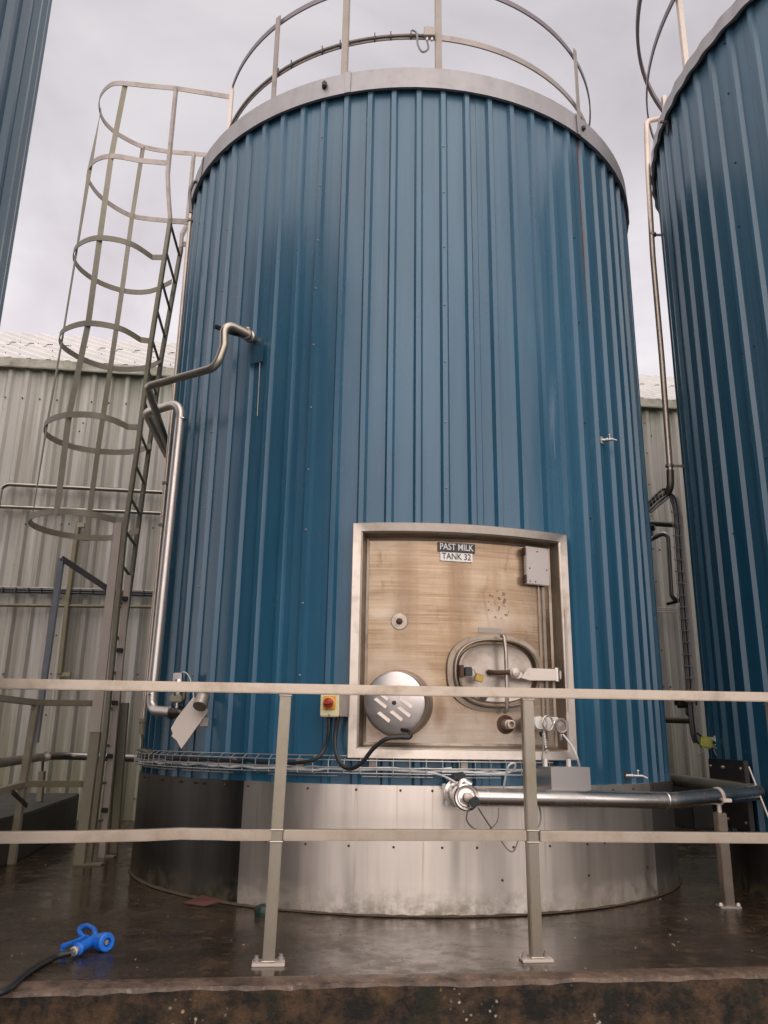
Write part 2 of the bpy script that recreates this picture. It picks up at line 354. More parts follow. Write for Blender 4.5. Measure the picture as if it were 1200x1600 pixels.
M['yard']=simple('wet_yard_concrete',(.11,.10,.09),.5,0,.4,3,.3)
M['kerb']=simple('dark_damp_concrete',(.035,.032,.028),.6,0,.5,6,.4)
# ------------------------------------------------------------------ world and sun
w=D.worlds.new('World'); scene.world=w; w.use_nodes=True; nt=w.node_tree; bg=nt.nodes['Background']
SUN_EL,SUN_AZ=R_(55),R_(178)
sky=nt.nodes.new('ShaderNodeTexSky'); sky.sky_type='NISHITA'; sky.sun_disc=False; sky.sun_elevation=SUN_EL; sky.sun_rotation=SUN_AZ
tc=nt.nodes.new('ShaderNodeTexCoord'); mp=nt.nodes.new('ShaderNodeMapping'); mp.inputs['Scale'].default_value=(1,1,1.8); nt.links.new(tc.outputs['Generated'],mp.inputs[0])
nz=nt.nodes.new('ShaderNodeTexNoise'); nz.inputs['Scale'].default_value=2.1; nz.inputs['Detail'].default_value=5; nz.inputs['Roughness'].default_value=.55; nz.inputs['Distortion'].default_value=.4; nt.links.new(mp.outputs[0],nz.inputs['Vector'])
rp=nt.nodes.new('ShaderNodeValToRGB'); rp.color_ramp.elements[0].position=.36; rp.color_ramp.elements[1].position=.66
rp.color_ramp.elements[0].color=(6.5,6.05,6.4,1); rp.color_ramp.elements[1].color=(9.3,8.95,9.05,1); nt.links.new(nz.outputs['Fac'],rp.inputs[0])
# cloud is brighter low in the sky
sx=nt.nodes.new('ShaderNodeSeparateXYZ'); nt.links.new(tc.outputs['Generated'],sx.inputs[0])
rz=nt.nodes.new('ShaderNodeValToRGB'); nt.links.new(sx.outputs[2],rz.inputs[0]); rz.color_ramp.elements[0].position=.2; rz.color_ramp.elements[0].color=(1.5,1.48,1.48,1); rz.color_ramp.elements[1].position=.8; rz.color_ramp.elements[1].color=(.74,.74,.76,1)
ml=nt.nodes.new('ShaderNodeMix'); ml.data_type='RGBA'; ml.blend_type='MULTIPLY'; ml.inputs[0].default_value=1; nt.links.new(rp.outputs[0],ml.inputs[6]); nt.links.new(rz.outputs[0],ml.inputs[7])
# the overcast is brighter round the veiled sun
sv=V((math.sin(SUN_AZ)*math.cos(SUN_EL),math.cos(SUN_AZ)*math.cos(SUN_EL),math.sin(SUN_EL)))
dt=nt.nodes.new('ShaderNodeVectorMath'); dt.operation='DOT_PRODUCT'; nt.links.new(tc.outputs['Generated'],dt.inputs[0]); dt.inputs[1].default_value=sv
rs=nt.nodes.new('ShaderNodeValToRGB'); nt.links.new(dt.outputs['Value'],rs.inputs[0]); rs.color_ramp.interpolation='EASE'; rs.color_ramp.elements[0].position=.12; rs.color_ramp.elements[0].color=(1,1,1,1); rs.color_ramp.elements[1].position=1; rs.color_ramp.elements[1].color=(2.7,2.6,2.45,1)
m3=nt.nodes.new('ShaderNodeMix'); m3.data_type='RGBA'; m3.blend_type='MULTIPLY'; m3.inputs[0].default_value=1; nt.links.new(ml.outputs[2],m3.inputs[6]); nt.links.new(rs.outputs[0],m3.inputs[7])
mx=nt.nodes.new('ShaderNodeMix'); mx.data_type='RGBA'; mx.inputs[0].default_value=.93; nt.links.new(sky.outputs[0],mx.inputs[6]); nt.links.new(m3.outputs[2],mx.inputs[7])
nt.links.new(mx.outputs[2],bg.inputs['Color']); bg.inputs['Strength'].default_value=.1
sl=D.lights.new('sun','SUN'); sl.energy=.85; sl.angle=R_(60); sl.color=(1,.96,.9); so=D.objects.new('sun',sl); COL.objects.link(so)
# Nishita: rotation 0 = +Y, clockwise seen from above
sd=V((math.sin(SUN_AZ)*math.cos(SUN_EL),math.cos(SUN_AZ)*math.cos(SUN_EL),math.sin(SUN_EL)))
so.rotation_euler=sd.to_track_quat('Z','Y').to_euler(); so.location=(0,0,20)
scene.view_settings.view_transform='Standard'; scene.view_settings.look='None'; scene.view_settings.exposure=0; scene.view_settings.gamma=1
scene.render.film_transparent=False
# ------------------------------------------------------------------ setting
def struct(o): o['kind']='structure'; return o
struct(MB().add([(-400,-400,-.65),(400,-400,-.65),(400,400,-.65),(-400,400,-.65)],[(0,1,2,3)]).build('ground',M['yard'],smooth=False))
E0,E1=V((-1.383,3.324,0)),V((1.609,3.701,0)); ed=(E1-E0).normalized(); en=V((ed.y,-ed.x,0))  # en points to the camera side
A=E0-ed*12; B=E1+ed*14
nI=700
# slab: top sheet, worn arris strip, front face
top=MB(); N=60
top.add([A-en*.10+V((0,0,0)),B-en*.10,B-en*30,A-en*30],[(0,1,2,3)])
struct(top.build('concrete_platform',M['slab'],smooth=False,loc=(0,0,0)))
ar=MB(); rows=[]
for j,(o_,zz) in enumerate([(-.10,0),(-.07,.004),(-.03,.0),(-.008,-.008),(0,-.022)]):
    for i in range(nI+1):
        p=A.lerp(B,i/nI)+en*(o_+(random.uniform(-.003,.003)+.004*math.sin(i*.13+j)*math.sin(i*.041) if j else 0)); p.z=zz+(random.uniform(-.004,.003) if 0<j<4 else (random.uniform(-.004,.003)+.006*math.sin(i*.09)*math.sin(i*.23) if j==4 else 0)); rows.append(p)
ar.add(rows,[(j*(nI+1)+i,j*(nI+1)+i+1,(j+1)*(nI+1)+i+1,(j+1)*(nI+1)+i) for j in range(4) for i in range(nI)])
struct(ar.build('platform_edge',M['arris'],loc=(0,0,0)))
last=rows[4*(nI+1):]
struct(MB().add(last+[p+en*.004+V((0,0,-.65)) for p in last],[(i,i+1,nI+2+i,nI+1+i) for i in range(nI)]).build('platform_face',M['face'],loc=(0,0,0)))
# ------------------------------------------------------------------ tanks
def clad_ring(R,period,phase,depth=.03,crest=.20,slope=.085,extra=()):
    """list of (azimuth, radius) round the drum"""
    n=round(360/period); out=[]; rg=random.Random(int(R*1000)+3)
    for i in range(n):
        a=phase+i*period+rg.uniform(-.11,.11); dr=rg.uniform(-.002,.0015)
        for d,rr in ((-crest/2-slope,R-depth),(-crest/2,R+dr),(crest/2,R+dr),(crest/2+slope,R-depth),*(((.40,R-depth),(.405,R-depth+.004),(.5,R-depth+.0035)) if i%5==2 else ((.5,R-depth+rg.uniform(-.001,.0015)),))):
            out.append(((a+d*period)%360,rr))
    out.sort()
    for e in extra:
        e%=360
        for i in range(len(out)):
            a,b=out[i],out[(i+1)%len(out)]
            bb=b[0]+(360 if b[0]<a[0] else 0); ee=e+(360 if e<a[0] and bb>360 else 0)
            if a[0]<ee<bb: out.insert(i+1,(e,a[1]+(b[1]-a[1])*(ee-a[0])/(bb-a[0]))); break
    return out
def cladding(c,R,z0,z1,period,phase,hole=None,depth=.03,crest=.2):
    ring=clad_ring(R,period,phase,depth,crest,extra=hole[:2] if hole else ())
    zs=[z0+(z1-z0)*i/14 for i in range(15)]
    if hole: zs=sorted([z for z in zs if min(abs(z-hole[2]),abs(z-hole[3]))>.04]+[hole[2],hole[3]])
    mb=MB(); n=len(ring)
    off=[[random.uniform(-.0011,.0011) for _ in ring] for _ in zs]
    vs=[pol(a,r+off[j][i],z,c) for j,z in enumerate(zs) for i,(a,r) in enumerate(ring)]
    fs=[]
    for j in range(len(zs)-1):
        zm=(zs[j]+zs[j+1])/2
        for i in range(n):
            a=ring[i][0];b=ring[(i+1)%n][0]; mid=(a+((b-a)%360)/2+180)%360-180
            if hole and hole[2]<zm<hole[3] and hole[0]<mid<hole[1]: continue
            fs.append((j*n+i,j*n+(i+1)%n,(j+1)*n+(i+1)%n,(j+1)*n+i))
    return mb.add(vs,fs)
def drum(mb,c,prof,a0=0,a1=360,seg=96):
    """revolve (r,z) profile between azimuths"""
    full=abs(a1-a0-360)<1e-6; n=seg if full else seg+1; vs=[];k=len(prof)
    for r,z in prof:
        for i in range(n): vs.append(pol(a0+(a1-a0)*i/seg,r,z,c))
    fs=[(q*n+i,q*n+(i+1)%n,(q+1)*n+(i+1)%n,(q+1)*n+i) for q in range(k-1) for i in range(n if full else n-1)]
    return mb.add(vs,fs)
def ring_bar(mb,c,r,z,w,h,a0,a1,seg=80):
    return mb.bar([pol(a0+(a1-a0)*i/seg,r,z,c) for i in range(seg+1)],w,h)
def fascia_mb(c,R,z0,z1,wave=0,a0=0,a1=360,seg=216,per=5,ph=0):
    mb=MB(); prof=[(R+.004,z0-.0),(R+.03,z0-.004),(R+.026,z0+.02),(R+.022,z1-.01),(R+.01,z1),(R-.12,z1+.012)]
    n=seg; vs=[]
    full=abs(a1-a0-360)<1e-6
    cnt=n if full else n+1
    for r,z in prof:
        for i in range(cnt):
            a=a0+(a1-a0)*i/n; k=wave*math.cos((a-ph)*2*math.pi/per)
            vs.append(pol(a,r+k,z,c))
    fs=[(q*cnt+i,q*cnt+(i+1)%cnt,(q+1)*cnt+(i+1)%cnt,(q+1)*cnt+i) for q in range(len(prof)-1) for i in range(cnt if full else cnt-1)]
    return mb.add(vs,fs)
Z_SK=.661; Z_BT=5.36; Z_FT=5.535
tank=thing('milk_tank',TC,'tall blue ribbed milk tank in the middle with steel skirt and open manway recess','tank','blue clad tanks on the platform')
HA0,HA1,HZ0,HZ1=-10.5,28.5,.80,2.155
clad=cladding(TC,TR,Z_SK,Z_BT+.02,5.0,.6,(HA0+.5,HA1-.5,HZ0+.02,HZ1-.02),.026,.18).build('cladding',M['blue'],tank,ang=22)
drum(MB(),TC,[(TR-.033,Z_SK+.002),(TR-.06,Z_SK+.001),(TR-.06,Z_SK+.02)]).build('drip_flashing',M['skirt_mid'],tank)
# skirt sheets: bolted round, each lapping the next
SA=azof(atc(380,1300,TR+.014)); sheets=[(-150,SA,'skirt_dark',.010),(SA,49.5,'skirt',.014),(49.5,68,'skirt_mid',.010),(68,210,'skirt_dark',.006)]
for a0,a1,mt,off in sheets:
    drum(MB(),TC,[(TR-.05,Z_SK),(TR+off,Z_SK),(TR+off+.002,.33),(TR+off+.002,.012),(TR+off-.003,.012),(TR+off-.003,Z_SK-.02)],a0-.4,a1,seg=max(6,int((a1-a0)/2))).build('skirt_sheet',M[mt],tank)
seal=MB(); pts=[]
for i in range(241):
    a=i*1.5; seal_r=TR+.017+random.uniform(-.002,.003); pts.append((a,seal_r))
vs=[];
for a,r in pts[:-1]: vs+= [pol(a,TR-.01,.028,TC),pol(a,r-.002,.012+random.uniform(0,.004),TC),pol(a,r+.006,.004,TC)]
n=240; fs=[]
for i in range(n):
    j=(i+1)%n; fs+=[(i*3,j*3,j*3+1,i*3+1),(i*3+1,j*3+1,j*3+2,i*3+2)]
seal.add(vs,fs).build('sealant_bead',M['slime'],tank)
fascia_mb(TC,TR-.004,Z_BT-.01,Z_FT,.0005).build('fascia',M['fascia'],tank)
MB().lathe(TC,V((0,0,1)),[(TR-.1,Z_FT-.01),(1.0,Z_FT+.07),(.05,Z_FT+.12)],64).build('roof',M['fascia'],tank)
# fascia lap joints and cap
for a in (-14.6,38.0,-60,75):
    drum(MB(),TC,[(TR+.02,Z_BT-.016),(TR+.030,Z_BT-.014),(TR+.026,Z_FT-.005),(TR+.012,Z_FT+.004)],a,a+1.2,3).build('lap_joint',M['fascia'],tank)
P=atc(507,133,TR+.03); MB().box(P,(.035,.05,.055),None).build('gland',M['dark_panel'],tank,bevel=.01)
P=atc(912,200,TR+.03); MB().box(P,(.03,.03,.04)).build('gland',M['dark_panel'],tank,bevel=.008)
# screws in the cladding and skirt
sc_mb=MB().lathe(V((0,0,0)),V((0,-1,0)),[(.008,0),(.008,.003),(.005,.005),(.005,.008)],8)
def screw_proto(name,mat,k=1.):
    b=MB().lathe(V((0,0,0)),V((0,-1,0)),[(.010*k,-.002),(.010*k,.002),(.006*k,.004),(.006*k,.008)],8)
    me=D.meshes.new(name); me.from_pydata([v for v in b.v],[],b.f); me.materials.append(mat); return me
me_light=screw_proto('screw',M['galv_top'],.65); me_dark=screw_proto('screw',M['dark_panel'],.7); me_rust=screw_proto('screw',M['rust'],.7)
def put_screw(me,parent,P,az):
    o=D.objects.new('screw',me); COL.objects.link(o); o.parent=parent; o.location=P-base_of(parent); o.rotation_euler=(0,0,R_(az)); return o
def rib_r(az,ring):  # radius at azimuth
    for i in range(len(ring)):
        a,b=ring[i],ring[(i+1)%len(ring)]
        if a[0]<=az%360<=b[0]: return a[1]+(b[1]-a[1])*((az%360)-a[0])/max(1e-9,b[0]-a[0])
    return ring[0][1]
RING=clad_ring(TR,5.0,.6,.026,.18)
for az,zz,me in [(-19.4,[5.05-.42*i for i in range(10)],me_light),(5.6,[4.9-.42*i for i in range(7)],me_light),(-44.4,[4.6-.55*i for i in range(8)],me_light),(35.6,[4.4-.7*i for i in range(5)],me_dark)]:
    for z in zz: put_screw(me,tank,pol(az,rib_r(az,RING),z+random.uniform(-.03,.03)),az)
for az in (-62,-52,-45,-40.5,-38.3,-33,-28,-22,-17,-9,-2,3,9,17,25,31,37,43,51,58,66):
    put_screw(me_rust if -36<az<45 else me_dark,tank,pol(az,TR+.016,.635),az)
for az in (-50,-39.2,-32,-24,-17,-10,-3,4.5,10,16,22.5,30,34,41,47):
    put_screw(me_rust if az>-36 else me_dark,tank,pol(az,TR+.016,.345),az)
for az in (-38.5,-38.5,14,30,46): put_screw(me_dark,tank,pol(az,TR+.016,.18+.1*(az%2)),az)
# guard rail on the tank roof
RG=TR-.21; ZM,ZT=6.07,6.60
for px,py in ((427,157),(538,118),(685,107),(905,190)):
    P=atc(px,py,RG); p0=V((P.x,P.y,Z_FT-.02)); az=azof(p0)
    s=V((math.cos(R_(az)),math.sin(R_(az)),0)); rr=V((math.sin(R_(az)),-math.cos(R_(az)),0))
    MB().box(p0+V((0,0,.55)),(.05,.012 if px in(427,905) else .03,1.13),(s,rr,V((0,0,1)))).build('rail_post',M['roofpost'] if px in (538,685) else M['galv_top'],tank,bevel=.002)
Pp=atz(363,137,6.6); Pp0=V((Pp.x,Pp.y,Z_FT-.05))
MB().box(Pp0+V((0,0,.54)),(.03,.045,1.13)).build('rail_post',M['galv_pale'],tank,bevel=.002)
azp=azof(Pp0)
for a in (100,120,140,160,180,200,220,240,260):
    MB().box(pol(a,RG,Z_FT+.52),(.04,.04,1.1)).build('rail_post',M['galv_top'],tank)
ring_bar(MB(),TC,RG-.03,ZM,.012,.05,azp,275,130).build('mid_rail',M['galv_top'],tank)
ring_bar(MB(),TC,RG-.03,ZT,.012,.045,azp,275,130).build('top_rail',M['ring_dark'],tank)
mr=MB(); mr.tube([pol(azp+3+i*(4.4-azp-3)/60,RG-.015,ZM,TC) for i in range(61)],.009,6).build('conduit',M['galv_top'],tank)
for a in (-38,-33.5,-24,-19,-10,-6,-1): MB().box(pol(a,RG-.018,ZM),(.008,.035,.058)).build('cable_tie',M['black'],tank)
P=atc(671,52,RG+.03); jb=thing('junction_box',V((P.x,P.y,P.z-.06)),'small grey junction box with looped cable on the tank roof rail','junction box')
MB().box(P,(.085,.05,.085)).build('case',M['galv_top'],jb,bevel=.004)
for dx in (-.018,.018): MB().lathe(P+V((dx,0,-.04)),V((0,0,-1)),[(.013,0),(.013,.02),(.009,.03)],10).build('cable_gland',M['wire'],jb)
cp=[atc(644,47,RG+.02),atc(651,52,RG+.02),atc(653,70,RG+.02),atc(660,81,RG+.02),atc(669,76,RG+.02),P+V((-.018,0,-.07))]
MB().tube(spline(cp),.008,8).build('cable',M['grey_cable'],jb)
# ------------------------------------------------------------------ manway recess
def rect_loop(e,r,ns=26,nz=10):
    a0,a1=HA0+math.degrees(e/TR),HA1-math.degrees(e/TR); z0,z1=HZ0+e,HZ1-e; p=[]
    for i in range(ns): p.append(pol(a0+(a1-a0)*i/ns,r,z1))
    for i in range(nz): p.append(pol(a1,r,z1+(z0-z1)*i/nz))
    for i in range(ns): p.append(pol(a1+(a0-a1)*i/ns,r,z0))
    for i in range(nz): p.append(pol(a0,r,z0+(z1-z0)*i/nz))
    return p
RP=TR-.065
def loops(mb,secs):
    ls=[rect_loop(e,r) for e,r in secs]; n=len(ls[0]); vs=sum(ls,[])
    return mb.add(vs,[(q*n+i,q*n+(i+1)%n,(q+1)*n+(i+1)%n,(q+1)*n+i) for q in range(len(ls)-1) for i in range(n)])
fr=loops(MB(),[(0,TR-.04),(0,TR+.030),(.004,TR+.034),(.050,TR+.026),(.056,TR+.020)]).build('manway_frame',M['frame'],tank,ang=25)
loops(MB(),[(.056,TR+.020),(.060,TR+.018),(.074,RP+.012),(.088,RP+.004)]).build('recess_lining',M['lining'],tank,ang=25)
bp=drum(MB(),TC,[(RP,HZ0+.05),(RP,HZ1-.05)],HA0+1,HA1-1,40).build('back_plate',M['plate'],tank)
def loc(px,py,r=RP):
    P=atc(px,py,r); az=azof(P); a=R_(az)
    return P,V((math.cos(a),math.sin(a),0)),V((0,0,1)),V((math.sin(a),-math.cos(a),0)),az
# strips on the right and left inside edges
for az,w_ in ((HA1-3.9,.02),(HA1-4.9,.012)):
    MB().bar([pol(az,RP+.006,HZ0+.12),pol(az,RP+.006,HZ1-.12)],w_,.012,up=pol(az,1,0)-pol(az,0,0)).build('weld_strip',M['lid'],tank)
P,s,u,n_,az=loc(885,1035,TR+.045)
MB().bar([atc(883,952,TR+.05),atc(889,1113,TR+.05)],.016,.01,up=n_).build('edge_strip',M['galv_pale'],tank,bevel=.002)
# small cover box upper right
Pa=atc(838,885,RP+.035); s=V((math.cos(R_(24)),math.sin(R_(24)),0)); n_=V((math.sin(R_(24)),-math.cos(R_(24)),0)); u=V((0,0,1))
cb=MB().box(Pa,(.165,.03,.235),(s,n_,u)).build('cover_box',M['box_panel'],tank,bevel=.004)
for dx,dz in ((.0,.09),(-.06,-.02),(.065,-.02),(-.06,-.10),(-.02,-.10)):
    q=MB().lathe(Pa+s*dx+u*dz+n_*.015,n_,[(.005,0),(.004,.003)],8).build('rivet',M['rust'],cb)
for dz in (.085,-.085): MB().box(Pa+s*-.088+u*dz,(.012,.03,.045),(s,n_,u)).build('hinge',M['rust'],cb,bevel=.002)
# residue strip over the hatch
P,s,u,n_,az=loc(766,985)
MB().box(P,(.15,.003,.03),(s,n_,u)).build('tape_strip',M['galv_top'],tank)
P,s,u,n_,az=loc(624,971)
bs=MB().lathe(P,n_,[(.05,-.004),(.05,.003),(.047,.006),(.022,.007)],24).build('boss',M['lid'],tank)
MB().lathe(P+n_*.005,n_,[(.02,0),(.018,.012),(.011,.018),(.006,.02)],16).build('plug',M['rust'],bs)
# hatch
def ell(O,s,u,n_,a,b,d,k=2.5,N=56,dx=0):
    out=[]
    for i in range(N):
        t=2*math.pi*i/N; c,q=math.cos(t),math.sin(t)
        out.append(O+s*(dx+a*math.copysign(abs(c)**(2/k),c))+u*(b*math.copysign(abs(q)**(2/k),q))+n_*d)
    return out
def ell_loft(mb,O,s,u,n_,secs,cap=False,N=56):
    vs=[]
    for a,b,d in secs: vs+=ell(O,s,u,n_,a,b,d,N=N)
    fs=[(q*N+i,q*N+(i+1)%N,(q+1)*N+(i+1)%N,(q+1)*N+i) for q in range(len(secs)-1) for i in range(N)]
    if cap: fs.append(tuple((len(secs)-1)*N+i for i in range(N)))
    return mb.add(vs,fs)
O,s,u,n_,az=loc(775,1052)
ell_loft(MB(),O,s,u,n_,[(.305,.226,-.02),(.303,.224,.003),(.272,.201,.005),(.266,.197,.028),(.259,.191,.032),(.252,.186,.028),(.248,.184,-.02)]).build('hatch_collar',M['lining'],tank,ang=30)
hl=ell_loft(MB(),O,s,u,n_,[(.238,.174,-.01),(.236,.172,.006),(.226,.164,.012),(.20,.145,.007),(.1,.07,.011),(.01,.008,.013)],cap=True).build('hatch_lid',M['lid'],tank,ang=30)
def on(dx,dz,d): return O+s*dx+u*dz+n_*d
MB().tube([on(.02,.215,.045),on(.025,.215,.075),on(.03,.12,.085),on(.03,-.12,.085),on(.03,-.215,.075),on(.03,-.22,.045)],.012,10,bend=.02).build('crossbar',M['lid'],hl)
MB().tube([on(-.075+.02,.005,.02),on(-.03,-.004,.075),on(.05,.0,.10)],.014,10,bend=.03).build('screw_spindle',M['rust'],hl)
MB().lathe(on(.07,-.003,.085),n_,[(.03,0),(.03,.03),(.024,.036),(.024,.05),(.012,.056)],20).build('hand_nut',M['galv_pale'],hl)
MB().box(on(.085,-.015,.095),(.075,.02,.035),(s,n_,u)).build('clamp_block',M['frame'],hl,bevel=.004)
arm=[(.11,-.028),(.145,.022),(.16,.03),(.335,.030),(.335,-.036),(.16,-.040)]
MB().prism([on(a,b-.003,.10) for a,b in arm],n_*.014).build('hinge_arm',M['frame'],hl,bevel=.002)
MB().tube([on(.345,.036,.085),on(.345,-.042,.085)],.02,12).build('hinge_pin',M['box'],hl)
MB().box(on(.36,-.003,.04),(.04,.09,.05),(s,n_,u)).build('hinge_bracket',M['lid'],hl,bevel=.004)
pl=MB().box(on(-.135,-.035,.07),(.05,.022,.045),((s*.96-u*.2).normalized(),n_,(u*.96+s*.2).normalized())).build('padlock',M['brass'],hl,bevel=.004)
MB().tube(spline([on(-.155,-.012,.07),on(-.165,.012,.07),on(-.18,.016,.065),on(-.19,-.002,.06)]),.004,8).build('shackle',M['wire'],pl)
MB().box(on(-.195,.0,.055),(.045,.03,.05),(s,n_,u)).build('hasp',M['black'],hl,bevel=.004)
MB().box(on(-.235,.0,.05),(.025,.03,.07),(s,n_,u)).build('hasp_plate',M['rust'],hl,bevel=.003)
MB().prism([on(-.12,-.13,.03),on(-.06,-.13,.03),(on(-.08,-.16,.03)),(on(-.105,-.16,.03))],n_*.003).build('warning_sticker',M['sign_black'],hl)
# outlet ports under the hatch
O2,s2,u2,n2,az=loc(790,1132)
po=MB().lathe(O2,n2,[(.056,-.01),(.054,.004),(.042,.007),(.040,.003),(.030,.004)],28).build('port_flange',M['rust'],tank)
MB().lathe(O2,n2,[(.030,0),(.026,.05),(.022,.052),(.022,.075),(.024,.08),(.017,.081),(.015,.05),(.001,.05)],20).build('port_spigot',M['pipe_pink'],po)
# agitator motor cover
ax_az=R_(-13); ax=V((math.sin(ax_az),-math.cos(ax_az),-.02)).normalized(); FC=aty(616,1098,4.63)
s3=V((math.cos(ax_az),math.sin(ax_az),0)); u3=s3.cross(ax).normalized()*-1
if u3.z<0: u3=-u3
mc=MB().lathe(FC,-ax,[(.001,-.004),(.160,-.002),(.172,.004),(.177,.016),(.177,.07),(.180,.075)],48).build('motor_cover',M['box'],tank)
MB().lathe(FC-ax*.075,-ax,[(.181,0),(.186,.01),(.190,.04),(.194,.11)],48).build('motor_flange',M['lid'],mc)
MB().lathe(FC,ax,[(.012,0),(.012,.01),(.007,.018)],12).build('motor_bolt',M['rust'],mc)
for dx,dy in ((-.075,.0),(-.052,.032),(.072,.0),(.060,-.047),(.016,-.068),(-.055,-.076),(.0,.062),(.05,.075)):
    c0=FC+s3*dx+u3*dy; a1=(s3*.80-u3*.60); b1=(s3*.60+u3*.80); q=MB()
    L=.042 if dx!=-.052 else .024
    q.prism([c0-a1*L-b1*.009,c0+a1*L-b1*.009,c0+a1*(L-.008)+b1*.012,c0-a1*(L-.002)+b1*.012],ax*.004)
    # raised louvre: lower edge stands out
    vs=[c0-a1*L-b1*.010,c0+a1*L-b1*.010,c0+a1*(L-.006)+b1*.012,c0-a1*(L-.006)+b1*.012]
    q=MB().add([vs[0],vs[1],vs[2],vs[3],vs[0]+ax*.015,vs[1]+ax*.015],[(4,5,2,3),(0,1,5,4),(1,2,5),(0,4,3)])
    q.build('louvre',M['galv_pale'],mc)
# sample valve beside the outlet
vp=aty(840,1130,4.74)
vt=thing('sample_valve',V((vp.x,vp.y,vp.z-.05)),'small stainless sample valve with white cap and round gauge at lower right of the recess','valve')
cdir=V((.35,-.93,0)).normalized(); sdir=V((.93,.35,0)).normalized()
MB().tube([aty(812,1133,4.82),aty(872,1131,4.80)],.022,14).build('valve_body',M['pipe'],vt)
MB().lathe(aty(816,1133,4.80)-sdir*.02,sdir,[(.03,0),(.042,.008),(.042,.03),(.03,.04)],20).build('clamp',M['lid'],vt)
MB().lathe(vp,cdir,[(.036,-.03),(.038,.02),(.034,.03),(.02,.032)],24).build('cap',M['offwhite'],vt)
MB().tube([aty(856,1130,4.70)+sdir*(.034*math.cos(a))+V((0,0,1))*(.04*math.sin(a)) for a in [i*math.pi/10 for i in range(20)]],.006,8,closed=True).build('handle_ring',M['frame'],vt)
MB().box(aty(862,1131,4.80),(.08,.03,.075),(sdir,cdir,V((0,0,1)))).build('bracket',M['offwhite'],vt,bevel=.004)
gp=aty(876,1134,4.76)
gg=MB().lathe(gp,cdir,[(.02,-.02),(.040,-.005),(.044,.006),(.040,.014),(.030,.012),(.028,.004),(.018,.006),(.001,.01)],24).build('gauge',M['galv_top'],vt)
MB().lathe(gp+V((0,0,-.045)),V((0,0,-1)),[(.012,0),(.012,.02),(.007,.035)],12).build('gauge_stem',M['wire'],vt)
MB().lathe(aty(846,1143,4.72),V((0,0,-1)),[(.014,0),(.012,.02),(.004,.03)],12).build('plug',M['black'],vt)
MB().tube(spline([aty(880,1148,4.75),aty(888,1158,4.7),aty(897,1172,4.66),aty(903,1188,4.66),aty(906,1202,4.72)]),.006,8).build('pale_cable',M['white_cable'],vt)
MB().tube(spline([aty(848,1145,4.7),aty(849,1165,4.68),aty(847,1185,4.68),aty(849,1200,4.72)]),.004,8).build('thin_cable',M['grey_cable'],vt)
# little chain hanging from the valve
for i in range(7):
    c0=aty(850+i*.5,1143+i*4,4.71); MB().lathe(c0,V((.2*(-1)**i,-1,.1)),[(.006,-.001),(.006,.001)],8).build('chain_link',M['wire'],vt)
MB().lathe(aty(854,1174,4.70),cdir,[(.012,0),(.012,.006)],12).build('tag',M['lid'],vt)
# ------------------------------------------------------------------ signs on the plate
def text_mesh(body,size,mat,parent,center,s,u,n_,bold=.0,fit=.2):
    cu=D.curves.new('lettering','FONT'); cu.body=body; cu.size=size; cu.align_x='CENTER'; cu.align_y='CENTER'; cu.offset=bold; cu.extrude=.0006; cu.resolution_u=3
    o=D.objects.new('lettering',cu); COL.objects.link(o); dg=bpy.context.evaluated_depsgraph_get(); me=D.meshes.new_from_object(o.evaluated_get(dg)); D.objects.remove(o)
    b=base_of(parent); wd_=max(v.co.x for v in me.vertices)-min(v.co.x for v in me.vertices); fx=fit/wd_
    for v in me.vertices: v.co.x*=fx
    for v in me.vertices:
        x,y,z=v.co; v.co=center+s*x+u*y+n_*z-b
    me.materials.clear(); me.materials.append(mat); r=D.objects.new('lettering',me); COL.objects.link(r); r.parent=parent; return r
for (x0,x1,y0,y1),body,pm,tm,lab,sz in (((684,742,849,863),'PAST MILK',M['sign_black'],M['sign_white'],'black sign reading PAST MILK in white letters above the white sign','.'),((688,738,864,877.5),'TANK 32',M['sign_white'],M['sign_black'],'white sign reading TANK 32 in black letters below the black sign','.')):
    c0=atc((x0+x1)/2,(y0+y1)/2,RP+.002); az=azof(c0); a=R_(az); s=V((math.cos(a),math.sin(a),0)); n_=V((math.sin(a),-math.cos(a),0)); u=V((0,0,1))
    W=(atc(x1,y0,RP)-atc(x0,y0,RP)).length; H=abs(atc(x0,y0,RP).z-atc(x0,y1,RP).z)
    rt=s*.9997-u*.02
    T=thing('sign',c0-V((0,0,H/2)),lab,'sign'); MB().box(c0+n_*.004,(W,.003,H),(rt.normalized(),n_,u)).build('sign_plate',pm,T,smooth=False)
    text_mesh(body,H*(1.0 if 'M' in body else 1.02),tm,T,c0+n_*.0062+u*.001,rt.normalized(),u,n_,.0007,W*.9)
# ------------------------------------------------------------------ right tank and left tank
RC=V((4.84,5.43,0)); RR=2.53; RZ=5.9
rt=thing('milk_tank',RC,'darker blue ribbed tank at the right edge with a thin rim and a downpipe','tank','blue clad tanks on the platform')
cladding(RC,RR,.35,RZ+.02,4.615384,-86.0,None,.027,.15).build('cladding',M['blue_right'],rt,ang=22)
drum(MB(),RC,[(RR-.03,.42),(RR-.03,0)]).build('skirt_sheet',M['skirt_dark'],rt)
fascia_mb(RC,RR+.012,RZ-.02,RZ+.11,.005,seg=624,per=4.615384,ph=-86).build('fascia',M['fascia'],rt)
MB().lathe(RC,V((0,0,1)),[(RR-.1,RZ+.12),(1,RZ+.2),(.05,RZ+.24)],64).build('roof',M['fascia'],rt)
ring_bar(MB(),RC,RR+.02,RZ+.85,.014,.05,-180,180,140).build('mid_rail',M['ring_dark'],rt)
ring_bar(MB(),RC,RR+.05,RZ+1.62,.03,.07,-180,180,140).build('top_rail',M['ring_dark'],rt)
